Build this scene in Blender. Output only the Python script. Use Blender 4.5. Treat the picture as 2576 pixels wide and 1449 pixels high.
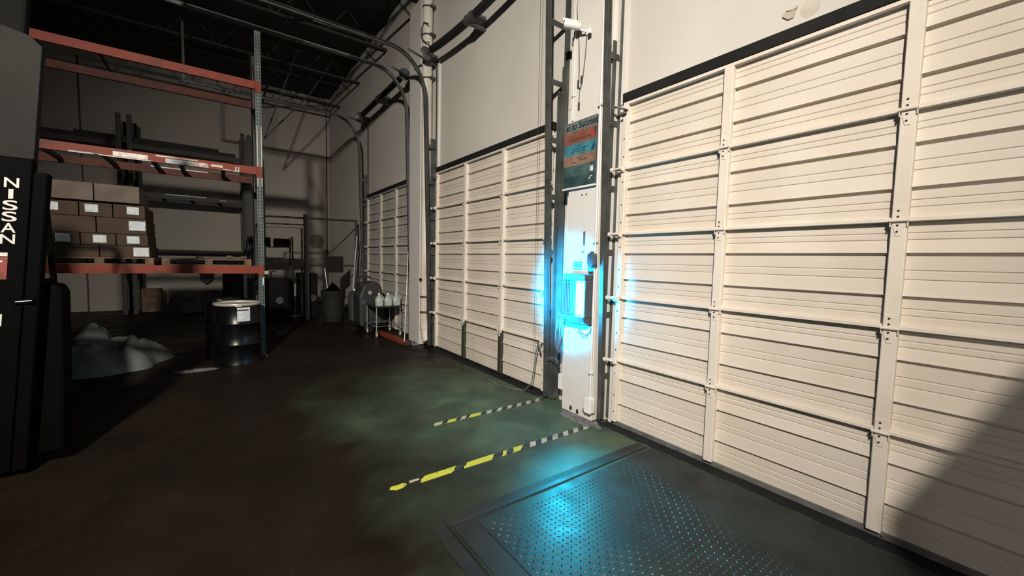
import bpy, bmesh, math, random
from mathutils import Vector, Matrix, noise
random.seed(7)
PI = math.pi
scene = bpy.context.scene
COL = scene.collection
for o in list(bpy.data.objects):
    bpy.data.objects.remove(o, do_unlink=True)

# ------------------------------------------------------------------ camera
F_PX, YAW, PIT, ROL = 1014.1, 0.632, 0.067, 0.023
fw = Vector((math.sin(YAW)*math.cos(PIT), math.cos(YAW)*math.cos(PIT), -math.sin(PIT)))
rt = Vector((math.cos(YAW), -math.sin(YAW), 0)); up = rt.cross(fw)
r2 = rt*math.cos(ROL)+up*math.sin(ROL); u2 = -rt*math.sin(ROL)+up*math.cos(ROL)
cam_d = bpy.data.cameras.new('camera'); cam = bpy.data.objects.new('camera', cam_d); COL.objects.link(cam)
cam_d.sensor_width = 36; cam_d.lens = F_PX/2576*36; cam_d.clip_start = 0.05; cam_d.clip_end = 100
m4 = Matrix((r2, u2, -fw)).transposed().to_4x4(); m4.translation = (-3.098, 0, 1.587)
cam.matrix_world = m4
scene.camera = cam

# ------------------------------------------------------------------ world, lights, exposure
scene.view_settings.view_transform = 'Standard'; scene.view_settings.look = 'None'
scene.view_settings.gamma = 1; scene.view_settings.use_curve_mapping = False
scene.view_settings.exposure = 0.0
w = bpy.data.worlds.new('world'); scene.world = w; w.use_nodes = True
w.node_tree.nodes['Background'].inputs[0].default_value = (0.9, 0.85, 0.8, 1)
w.node_tree.nodes['Background'].inputs[1].default_value = 0.002

def light(name, kind, loc, color, power, target=None, **kw):
    d = bpy.data.lights.new(name, kind); d.color = color; d.energy = power
    for k, v in kw.items(): setattr(d, k, v)
    o = bpy.data.objects.new(name, d); COL.objects.link(o); o.location = loc
    if target: o.rotation_euler = (Vector(target)-Vector(loc)).to_track_quat('-Z', 'Y').to_euler()
    return o
# warm high bay lamp behind and above the photographer
KEY = (-5.5, -1.8, 5.3)
light('high_bay_lamp_light', 'SPOT', KEY, (1.0, 0.905, 0.79), 4800, target=(1.2, 8.3, 0.3),
      spot_size=math.radians(92), spot_blend=1.0, shadow_soft_size=0.2)

fa = light('dim_fill_light', 'AREA', (-4.8, -4.2, 2.3), (1.0, 0.93, 0.84), 15, target=(0, -0.2, 0.8), size=1.6, spread=math.radians(80))

# ------------------------------------------------------------------ materials
def mat(name, color, rough=0.6, metal=0.0, color2=None, scale=4.0, amount=1.0, lo=0.4, hi=0.65,
        bump=0.0, bscale=None, detail=6, stretch=None, spec=0.5, coat=0.0, rough2=None, transm=0.0):
    m = bpy.data.materials.new(name); m.use_nodes = True
    nt = m.node_tree; b = nt.nodes['Principled BSDF']
    b.inputs['Base Color'].default_value = (*color, 1)
    b.inputs['Roughness'].default_value = rough; b.inputs['Metallic'].default_value = metal
    b.inputs['Specular IOR Level'].default_value = spec
    if coat: b.inputs['Coat Weight'].default_value = coat
    if transm: b.inputs['Transmission Weight'].default_value = transm
    tc = nt.nodes.new('ShaderNodeTexCoord'); mp = nt.nodes.new('ShaderNodeMapping')
    nt.links.new(tc.outputs['Object'], mp.inputs[0])
    if stretch: mp.inputs['Scale'].default_value = stretch
    def nz(s, det=detail):
        n = nt.nodes.new('ShaderNodeTexNoise'); n.inputs['Scale'].default_value = s
        n.inputs['Detail'].default_value = det; nt.links.new(mp.outputs[0], n.inputs['Vector']); return n
    if color2 is None: color2 = tuple(c*0.82 for c in color)
    n = nz(scale); r = nt.nodes.new('ShaderNodeValToRGB')
    r.color_ramp.elements[0].position = lo; r.color_ramp.elements[1].position = hi
    r.color_ramp.elements[0].color = (*[a*(1-amount)+c*amount for a, c in zip(color, color2)], 1)
    r.color_ramp.elements[1].color = (*color, 1)
    nt.links.new(n.outputs['Fac'], r.inputs[0]); nt.links.new(r.outputs[0], b.inputs['Base Color'])
    if rough2 is not None:
        mr = nt.nodes.new('ShaderNodeMapRange'); mr.inputs['From Min'].default_value = 0.3; mr.inputs['From Max'].default_value = 0.7
        mr.inputs['To Min'].default_value = rough; mr.inputs['To Max'].default_value = rough2
        n3 = nz(scale*1.7); nt.links.new(n3.outputs['Fac'], mr.inputs['Value']); nt.links.new(mr.outputs[0], b.inputs['Roughness'])
    if bump:
        bn = nt.nodes.new('ShaderNodeBump'); bn.inputs['Strength'].default_value = bump; bn.inputs['Distance'].default_value = 0.01
        n2 = nz(bscale or scale*6); nt.links.new(n2.outputs['Fac'], bn.inputs['Height']); nt.links.new(bn.outputs[0], b.inputs['Normal'])
    return m

def emit(name, color, strength):
    m = bpy.data.materials.new(name); m.use_nodes = True; nt = m.node_tree
    nt.nodes.remove(nt.nodes['Principled BSDF']); e = nt.nodes.new('ShaderNodeEmission')
    e.inputs[0].default_value = (*color, 1); e.inputs[1].default_value = strength
    nt.links.new(e.outputs[0], nt.nodes['Material Output'].inputs[0]); return m

M = {}
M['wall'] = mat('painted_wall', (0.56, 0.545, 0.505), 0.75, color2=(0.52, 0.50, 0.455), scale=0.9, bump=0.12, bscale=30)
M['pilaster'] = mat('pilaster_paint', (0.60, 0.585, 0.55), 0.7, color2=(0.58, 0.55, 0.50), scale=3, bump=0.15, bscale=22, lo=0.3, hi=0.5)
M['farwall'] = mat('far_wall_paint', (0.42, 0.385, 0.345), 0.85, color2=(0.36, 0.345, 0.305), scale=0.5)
M['ceiling'] = mat('dark_roof_deck', (0.035, 0.033, 0.03), 0.9, scale=1)
M['joist'] = mat('joist_steel', (0.045, 0.042, 0.037), 0.8, scale=3, spec=0.2)
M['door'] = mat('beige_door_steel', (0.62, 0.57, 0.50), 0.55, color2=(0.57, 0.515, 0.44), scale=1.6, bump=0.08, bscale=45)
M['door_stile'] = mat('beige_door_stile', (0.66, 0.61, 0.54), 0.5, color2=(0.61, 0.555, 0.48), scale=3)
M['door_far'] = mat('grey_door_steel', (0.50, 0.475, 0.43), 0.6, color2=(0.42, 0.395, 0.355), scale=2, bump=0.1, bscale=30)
M['hole'] = mat('dark_hole', (0.02, 0.018, 0.015), 0.9)
M['black_rubber'] = mat('black_rubber', (0.008, 0.009, 0.010), 0.8, color2=(0.013, 0.013, 0.013), spec=0.2)
M['gray_seal'] = mat('grey_metal_strip', (0.20, 0.20, 0.195), 0.5, metal=0.3, color2=(0.12, 0.12, 0.12), scale=9)
M['track'] = mat('galvanised_track', (0.10, 0.105, 0.098), 0.42, metal=0.35, color2=(0.06, 0.065, 0.06), scale=5, lo=0.35, hi=0.6)
M['track_light'] = mat('bright_galvanised', (0.36, 0.36, 0.34), 0.4, metal=0.5, color2=(0.22, 0.22, 0.21), scale=6)
M['spring'] = mat('oiled_spring_steel', (0.02, 0.02, 0.02), 0.45, metal=0.4)
M['pipe'] = mat('cream_pipe', (0.66, 0.62, 0.55), 0.45, color2=(0.45, 0.38, 0.30), scale=2.5, stretch=(2, 2, 0.4), lo=0.3, hi=0.5)
M['strap'] = mat('rusty_strap', (0.08, 0.07, 0.06), 0.6, metal=0.3)
M['white_plastic'] = mat('white_plastic', (0.72, 0.71, 0.68), 0.4)
M['black_plastic'] = mat('black_plastic', (0.02, 0.02, 0.022), 0.35)
M['cable'] = mat('black_cable', (0.03, 0.03, 0.03), 0.5)
M['zapper'] = mat('grey_zapper_body', (0.07, 0.08, 0.09), 0.4)
M['wire'] = mat('cage_wire', (0.35, 0.36, 0.37), 0.3, metal=0.8)
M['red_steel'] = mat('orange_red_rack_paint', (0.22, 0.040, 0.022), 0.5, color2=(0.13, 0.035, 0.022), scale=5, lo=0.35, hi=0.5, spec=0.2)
M['red_shaded'] = mat('shaded_rear_beam_paint', (0.10, 0.027, 0.018), 0.6, color2=(0.06, 0.022, 0.015), scale=5, spec=0.2)  # darker copy of the beam red, shade at the rear put into the colour
M['rack_green'] = mat('teal_grey_rack_paint', (0.10, 0.145, 0.14), 0.4, color2=(0.07, 0.085, 0.08), scale=6, metal=0.2)
M['rack_dark'] = mat('dark_rack_paint', (0.035, 0.032, 0.028), 0.6, scale=4)
M['scuffed'] = mat('scuffed_tape', (0.55, 0.51, 0.42), 0.35, color2=(0.30, 0.18, 0.13), scale=14, lo=0.35, hi=0.5)
M['carton'] = mat('cardboard', (0.072, 0.049, 0.034), 0.8, spec=0.2, color2=(0.055, 0.037, 0.026), scale=3)
M['carton_pale'] = mat('pale_cardboard', (0.15, 0.115, 0.088), 0.7, color2=(0.085, 0.063, 0.047), scale=2.5)
M['label'] = mat('paper_label', (0.62, 0.67, 0.68), 0.6, color2=(0.45, 0.5, 0.52), scale=25)
M['pallet'] = mat('pallet_wood', (0.17, 0.105, 0.07), 0.85, color2=(0.09, 0.06, 0.04), scale=8)
M['film'] = mat('dark_stretch_film', (0.045, 0.045, 0.043), 0.3, bump=0.3, bscale=12)
M['sheeting'] = mat('grey_plastic_sheeting', (0.13, 0.145, 0.137), 0.6, color2=(0.085, 0.095, 0.09), scale=5, bump=0.5, bscale=14)
M['drum'] = mat('glossy_black_drum', (0.003, 0.003, 0.0035), 0.30, spec=0.3)
M['drum_ring'] = mat('pale_drum_ring', (0.52, 0.50, 0.46), 0.35, metal=0.3)
M['forkblack'] = mat('forklift_black', (0.0016, 0.0016, 0.0016), 0.7, spec=0.04)
M['forkgrey'] = mat('forklift_grey', (0.016, 0.016, 0.0145), 0.7, color2=(0.012, 0.012, 0.0105), scale=3, spec=0.15)
M['letter'] = mat('white_lettering', (0.60, 0.58, 0.54), 0.5)
M['chrome'] = mat('chrome', (0.75, 0.75, 0.75), 0.15, metal=1.0)
M['jug'] = mat('cloudy_jug_plastic', (0.50, 0.55, 0.53), 0.35, color2=(0.38, 0.43, 0.42), scale=8)
M['scrub'] = mat('dark_grey_machine', (0.035, 0.04, 0.04), 0.5, spec=0.3)
M['soot'] = mat('near_black_enamel', (0.006, 0.006, 0.006), 0.6, spec=0.1)
M['cagepost'] = mat('black_fence_steel', (0.02, 0.02, 0.018), 0.6)
M['mesh'] = mat('chain_link_wire', (0.03, 0.032, 0.03), 0.5, metal=0.5)
M['ply'] = mat('plywood', (0.30, 0.21, 0.13), 0.8)
M['tape_y'] = mat('worn_yellow_tape', (0.46, 0.45, 0.045), 0.6, color2=(0.20, 0.20, 0.04), scale=22, lo=0.33, hi=0.42)
M['tape_p'] = mat('faded_pale_tape', (0.40, 0.35, 0.27), 0.6, color2=(0.24, 0.22, 0.17), scale=18, lo=0.35, hi=0.5)
M['tape_k'] = mat('worn_black_tape', (0.012, 0.014, 0.016), 0.55, color2=(0.03, 0.035, 0.033), scale=16)
M['plate'] = mat('worn_diamond_plate_steel', (0.030, 0.042, 0.040), 0.34, metal=0.35, color2=(0.02, 0.025, 0.024), scale=3, rough2=0.5, bump=0.05, bscale=60, spec=0.25)
M['lug'] = mat('polished_lug_steel', (0.07, 0.09, 0.088), 0.40, metal=0.6, color2=(0.04, 0.052, 0.05), scale=6)
M['pit_steel'] = mat('dark_pit_steel', (0.014, 0.016, 0.015), 0.5, metal=0.1, spec=0.2, color2=(0.024, 0.024, 0.021), scale=4, lo=0.45, hi=0.7)
M['tube'] = emit('uv_tube_glow', (0.05, 0.50, 1.0), 34.0)

# concrete floor: brown-black with green grey patches
def floor_mat():
    m = bpy.data.materials.new('stained_concrete'); m.use_nodes = True; nt = m.node_tree
    b = nt.nodes['Principled BSDF']; L = nt.links.new
    tc = nt.nodes.new('ShaderNodeTexCoord')
    def nz(s, d=6, dist=0.0):
        n = nt.nodes.new('ShaderNodeTexNoise'); n.inputs['Scale'].default_value = s; n.inputs['Detail'].default_value = d
        n.inputs['Distortion'].default_value = dist; L(tc.outputs['Object'], n.inputs['Vector']); return n
    def ramp(src, p0, c0, p1, c1):
        r = nt.nodes.new('ShaderNodeValToRGB'); r.color_ramp.elements[0].position = p0; r.color_ramp.elements[1].position = p1
        r.color_ramp.elements[0].color = (*c0, 1); r.color_ramp.elements[1].color = (*c1, 1); L(src, r.inputs[0]); return r
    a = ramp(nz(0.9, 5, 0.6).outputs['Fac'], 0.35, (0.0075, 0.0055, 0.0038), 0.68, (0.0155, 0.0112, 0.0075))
    # green strip along the dock wall
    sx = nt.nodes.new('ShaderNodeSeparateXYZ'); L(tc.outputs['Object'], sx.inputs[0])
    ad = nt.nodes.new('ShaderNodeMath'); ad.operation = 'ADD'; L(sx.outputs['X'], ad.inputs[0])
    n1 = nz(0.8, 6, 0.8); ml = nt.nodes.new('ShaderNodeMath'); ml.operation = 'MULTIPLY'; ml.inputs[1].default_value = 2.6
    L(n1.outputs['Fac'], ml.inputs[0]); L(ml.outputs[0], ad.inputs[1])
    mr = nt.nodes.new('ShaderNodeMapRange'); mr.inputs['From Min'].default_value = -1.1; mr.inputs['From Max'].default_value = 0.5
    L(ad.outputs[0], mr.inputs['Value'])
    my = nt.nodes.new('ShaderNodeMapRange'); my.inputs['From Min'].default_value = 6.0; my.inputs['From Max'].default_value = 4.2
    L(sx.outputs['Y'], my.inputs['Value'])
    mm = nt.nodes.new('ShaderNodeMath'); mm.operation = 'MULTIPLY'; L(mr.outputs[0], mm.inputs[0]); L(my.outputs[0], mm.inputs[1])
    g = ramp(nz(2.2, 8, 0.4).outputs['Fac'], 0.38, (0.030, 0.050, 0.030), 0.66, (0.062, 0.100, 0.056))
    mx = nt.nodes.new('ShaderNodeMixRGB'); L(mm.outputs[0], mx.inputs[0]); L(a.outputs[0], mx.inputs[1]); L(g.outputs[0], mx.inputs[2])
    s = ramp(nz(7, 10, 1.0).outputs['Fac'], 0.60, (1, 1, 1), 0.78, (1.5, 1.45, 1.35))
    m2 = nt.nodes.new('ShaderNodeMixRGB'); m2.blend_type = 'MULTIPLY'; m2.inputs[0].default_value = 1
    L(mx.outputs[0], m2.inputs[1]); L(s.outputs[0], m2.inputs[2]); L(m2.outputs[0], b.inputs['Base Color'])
    rr = nt.nodes.new('ShaderNodeMapRange'); rr.inputs['From Min'].default_value = 0.3; rr.inputs['From Max'].default_value = 0.7
    rr.inputs['To Min'].default_value = 0.38; rr.inputs['To Max'].default_value = 0.62
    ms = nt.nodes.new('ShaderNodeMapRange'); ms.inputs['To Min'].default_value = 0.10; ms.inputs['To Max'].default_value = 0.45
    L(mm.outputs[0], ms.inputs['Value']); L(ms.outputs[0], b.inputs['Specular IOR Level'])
    L(nz(2.5).outputs['Fac'], rr.inputs['Value']); L(rr.outputs[0], b.inputs['Roughness'])
    bn = nt.nodes.new('ShaderNodeBump'); bn.inputs['Strength'].default_value = 0.15; bn.inputs['Distance'].default_value = 0.01
    L(nz(40).outputs['Fac'], bn.inputs['Height']); L(bn.outputs[0], b.inputs['Normal'])
    return m
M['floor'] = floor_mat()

# ------------------------------------------------------------------ mesh helpers
class MB:
    def __init__(s): s.v = []; s.f = []; s.m = []; s.cur = 0
    def add(s, vs, fs):
        o = len(s.v); s.v += [tuple(v) for v in vs]; s.f += [tuple(i+o for i in f) for f in fs]; s.m += [s.cur]*len(fs); return s
    def box(s, x0, x1, y0, y1, z0, z1):
        if x0 > x1: x0, x1 = x1, x0
        if y0 > y1: y0, y1 = y1, y0
        if z0 > z1: z0, z1 = z1, z0
        return s.add([(x0,y0,z0),(x1,y0,z0),(x1,y1,z0),(x0,y1,z0),(x0,y0,z1),(x1,y0,z1),(x1,y1,z1),(x0,y1,z1)],
                     [(0,3,2,1),(4,5,6,7),(0,1,5,4),(1,2,6,5),(2,3,7,6),(3,0,4,7)])
    def bar(s, a, b, w, h, upv=(0,0,1)):
        a = Vector(a); b = Vector(b); d = (b-a).normalized(); u = Vector(upv)
        if abs(d.dot(u)) > 0.98: u = Vector((0,1,0))
        sx = d.cross(u).normalized(); u = sx.cross(d)
        vs = [p+sx*(i*w/2)+u*(j*h/2) for p in (a, b) for i, j in ((-1,-1),(1,-1),(1,1),(-1,1))]
        return s.add(vs, [(0,1,2,3),(7,6,5,4),(0,4,5,1),(1,5,6,2),(2,6,7,3),(3,7,4,0)])
    def prism(s, pts, axis, a0, a1):
        """pts: 2-D outline; axis 0/1/2 = extrusion axis"""
        def mk(p, a): return [(a,p[0],p[1]), (p[0],a,p[1]), (p[0],p[1],a)][axis]
        n = len(pts); vs = [mk(p, a0) for p in pts]+[mk(p, a1) for p in pts]
        fs = [tuple(range(n))[::-1], tuple(range(n, 2*n))]+[(i,(i+1)%n,(i+1)%n+n,i+n) for i in range(n)]
        return s.add(vs, fs)
    def strip(s, pts, axis, a0, a1):
        def mk(p, a): return [(a,p[0],p[1]), (p[0],a,p[1]), (p[0],p[1],a)][axis]
        n = len(pts); vs = [mk(p, a0) for p in pts]+[mk(p, a1) for p in pts]
        return s.add(vs, [(i,i+1,i+1+n,i+n) for i in range(n-1)])
    def tube(s, pts, r, seg=8, cap=True):
        pts = [Vector(p) for p in pts]; n = len(pts); rings = []; u = None
        for i, p in enumerate(pts):
            d = (pts[min(i+1,n-1)]-pts[max(i-1,0)]).normalized()
            if u is None:
                u = d.orthogonal().normalized()
            u = (u-d*u.dot(d)); u = u.normalized() if u.length > 1e-6 else d.orthogonal().normalized()
            w_ = d.cross(u); rr = r[i] if isinstance(r, (list, tuple)) else r
            rings.append([p+(u*math.cos(2*PI*k/seg)+w_*math.sin(2*PI*k/seg))*rr for k in range(seg)])
        vs = [v for q in rings for v in q]; fs = []
        for i in range(n-1):
            for k in range(seg): fs.append((i*seg+k, i*seg+(k+1)%seg, (i+1)*seg+(k+1)%seg, (i+1)*seg+k))
        if cap: fs += [tuple(range(seg))[::-1], tuple(range((n-1)*seg, n*seg))]
        return s.add(vs, fs)
    def lathe(s, prof, c, seg=24, axis=2):
        vs = []; fs = []; n = len(prof)
        for k in range(seg):
            a = 2*PI*k/seg
            for r, h in prof:
                p = (r*math.cos(a), r*math.sin(a), h)
                if axis == 0: p = (h, p[0], p[1])
                if axis == 1: p = (p[0], h, p[1])
                vs.append((p[0]+c[0], p[1]+c[1], p[2]+c[2]))
        for k in range(seg):
            for i in range(n-1):
                a, b = k*n+i, ((k+1)%seg)*n+i; fs.append((a, b, b+1, a+1))
        return s.add(vs, fs)
    def build(s, name, mats, parent=None, smooth=False, bevel=0.0):
        me = bpy.data.meshes.new(name); me.from_pydata(s.v, [], s.f)
        if not isinstance(mats, (list, tuple)): mats = [mats]
        for m_ in mats: me.materials.append(m_)
        me.polygons.foreach_set('material_index', s.m)
        bm = bmesh.new(); bm.from_mesh(me); bmesh.ops.recalc_face_normals(bm, faces=bm.faces); bm.to_mesh(me); bm.free()
        if smooth: me.polygons.foreach_set('use_smooth', [True]*len(me.polygons))
        me.update()
        o = bpy.data.objects.new(name, me); COL.objects.link(o)
        if parent: o.parent = parent
        if bevel:
            bv = o.modifiers.new('bevel', 'BEVEL'); bv.width = bevel; bv.segments = 2; bv.limit_method = 'ANGLE'
        if smooth:
            try:
                o.data.set_sharp_from_angle(angle=math.radians(40))
            except Exception: pass
        return o

def tag(o, label=None, cat=None, group=None, kind=None):
    if label: o['label'] = label
    if cat: o['category'] = cat
    if group: o['group'] = group
    if kind: o['kind'] = kind
    return o
def thing(name, label, cat, loc=(0,0,0), rot=(0,0,0), group=None):
    o = bpy.data.objects.new(name, None); COL.objects.link(o); o.empty_display_size = 0.1
    o.location = loc; o.rotation_euler = rot
    return tag(o, label, cat, group)
def struct_empty(name, label, cat, loc=(0,0,0)):
    o = thing(name, label, cat, loc); o['kind'] = 'structure'; return o
def share(o, name, parent, loc=(0,0,0)):
    c = o.copy(); c.name = name; c.parent = parent; c.location = loc; COL.objects.link(c); return c
def text_part(body, name, size, mat_, parent, origin, xdir, ydir, depth=0.002, fit_w=None, shear=0.0):
    cu = bpy.data.curves.new('txt', 'FONT'); cu.body = body; cu.size = size; cu.extrude = depth/2; cu.shear = shear
    cu.align_x = 'CENTER'; cu.align_y = 'CENTER'; cu.offset = size*0.012
    t = bpy.data.objects.new('txt_tmp', cu); COL.objects.link(t)
    dg = bpy.context.evaluated_depsgraph_get(); me = bpy.data.meshes.new_from_object(t.evaluated_get(dg))
    bpy.data.objects.remove(t, do_unlink=True)
    X = Vector(xdir).normalized(); Y = Vector(ydir).normalized(); Z = X.cross(Y)
    s = 1.0
    if fit_w:
        xs = [v.co.x for v in me.vertices]; s = fit_w/(max(xs)-min(xs))
    R = Matrix((X*s, Y, Z)).transposed().to_4x4(); R.translation = Vector(origin)
    me.transform(R); me.materials.clear(); me.materials.append(mat_)
    o = bpy.data.objects.new(name, me); COL.objects.link(o)
    if parent: o.parent = parent
    return o

# ------------------------------------------------------------------ room shell
YF = 15.08; ZC = 6.88; XW = 0.08; XL = -13.0; YB = -5.0
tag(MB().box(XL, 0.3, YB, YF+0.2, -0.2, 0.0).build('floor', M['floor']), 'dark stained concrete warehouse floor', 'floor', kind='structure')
wr = tag(MB().box(XW, 0.3, YB, YF+0.2, 0, ZC).build('wall_right', M['wall']), 'cream painted dock wall holding the roll up doors', 'wall', kind='structure')
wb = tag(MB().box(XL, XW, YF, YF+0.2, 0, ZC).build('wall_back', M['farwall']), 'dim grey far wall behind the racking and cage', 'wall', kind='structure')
tag(MB().box(XL-0.2, XL, YB, YF+0.2, 0, ZC).build('wall_left', M['farwall']), 'grey side wall hidden past the forklift', 'wall', kind='structure')
tag(MB().box(XL, 0.3, YB-0.2, YB, 0, ZC).build('wall_front', M['farwall']), 'grey wall behind the photographer', 'wall', kind='structure')
ce = tag(MB().box(XL-0.2, 0.3, YB-0.2, YF+0.2, ZC, ZC+0.15).build('ceiling', M['ceiling']), 'near black roof deck with open web joists', 'ceiling', kind='structure')
# far wall panel joints (dark vertical caulk strips)
for x in (-5.85,):
    MB().box(x-0.018, x+0.018, YF-0.012, YF, 0.0, 6.5).build('caulk_joint', M['strap'], wb)
MB().box(-0.03, 0.0, YF-0.03, YF, 1.3, 6.6).build('caulk_joint', M['strap'], wb)
# joists
for y in (11.45, 9.3, 7.2, 13.6, 5.1, 3.0):
    mb = MB()
    mb.box(XL+0.05, 0.06, y-0.06, y-0.01, 6.20, 6.25); mb.box(XL+0.05, 0.06, y+0.01, y+0.06, 6.20, 6.25)
    mb.box(XL+0.05, 0.06, y-0.05, y+0.05, ZC-0.07, ZC-0.005)
    x = XL+0.1; k = 0
    while x < -0.5:
        a, b = ((x, y, 6.22), (x+0.45, y, ZC-0.06)) if k % 2 == 0 else ((x, y, ZC-0.06), (x+0.45, y, 6.22))
        mb.bar(a, b, 0.022, 0.022); x += 0.45; k += 1
    mb.build('joist', M['joist'], ce)
for x in (-1.9, -5.2):
    MB().box(x-0.02, x+0.02, 3.0, YF-0.1, 6.16, 6.195).build('bridging_bar', M['joist'], ce)

# pilasters on the dock wall
def pilaster(n, y0, y1, lab):
    o = MB().box(-0.10, XW, y0, y1, 0, ZC-0.7).build('trim_%d' % n, M['pilaster'], bevel=0.006); return tag(o, lab, 'pilaster', kind='structure')
pil = pilaster(1, 2.70, 3.13, 'cream pilaster with insect killer between two nearest doors')
pilaster(2, 6.98, 7.50, 'cream pilaster beside the downpipe')
# dock wall details as parts of the wall
def chip(pts, th=0.006, m_='pilaster'):
    MB().prism(pts, 0, XW-th, XW-0.0005).build('loose_paint_flake', M[m_], wr)
M['smudge'] = mat('smudge', (0.52, 0.49, 0.43), 0.85)
M['flake'] = mat('flake', (0.42, 0.37, 0.31), 0.8)
chip([(1.262,3.302),(1.245,3.325),(1.228,3.347),(1.195,3.345),(1.173,3.337),(1.172,3.32),(1.183,3.305),(1.186,3.285),(1.194,3.267),(1.223,3.266),(1.24,3.28)], 0.010, 'flake')
chip([(1.236,3.325),(1.228,3.347),(1.195,3.345),(1.173,3.337),(1.172,3.32),(1.20,3.315)], 0.016, 'smudge')
MB().lathe([(0.0, -0.004), (0.035, -0.002), (0.06, 0.0)], (XW-0.0005, 1.10, 3.29), 10, axis=0).build('loose_paint_flake', M['smudge'], wr)
# weep slots at the foot of the near pilaster, and a painted over slot higher up
for y, z in ((2.99, 0.045), (2.895, 0.035), (2.80, 0.075)):
    MB().prism([(y-0.016, z-0.02), (y+0.016, z-0.02), (y+0.016, z+0.012), (y+0.008, z+0.028), (y-0.008, z+0.028), (y-0.016, z+0.012)], 0, -0.103, -0.0995).build('weep_hole', M['hole'], pil)
M['slot'] = mat('slot_dark', (0.10, 0.13, 0.14), 0.7)
MB().box(-0.106, -0.099, 2.865, 2.89, 1.76, 1.90).build('wall_slot', M['slot'], pil)
MB().box(-0.106, -0.099, 2.875, 2.905, 1.685, 1.705).build('wall_slot', M['slot'], pil)
for y in (2.93, 2.87):
    MB().lathe([(0.0, 0.0), (0.009, 0.0), (0.009, 0.004)], (-0.105, y, 2.27), 8, axis=0).build('wall_anchor', M['strap'], pil)
for (y, z, r) in ((2.86, 0.42, 0.012), (2.93, 0.50, 0.008), (2.90, 0.62, 0.008), (2.80, 0.25, 0.008)):
    MB().lathe([(0.0, -0.002), (r*0.7, -0.001), (r, 0.0)], (-0.1005, y, z), 8, axis=0).build('paint_chip', M['smudge'], pil)

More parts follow.
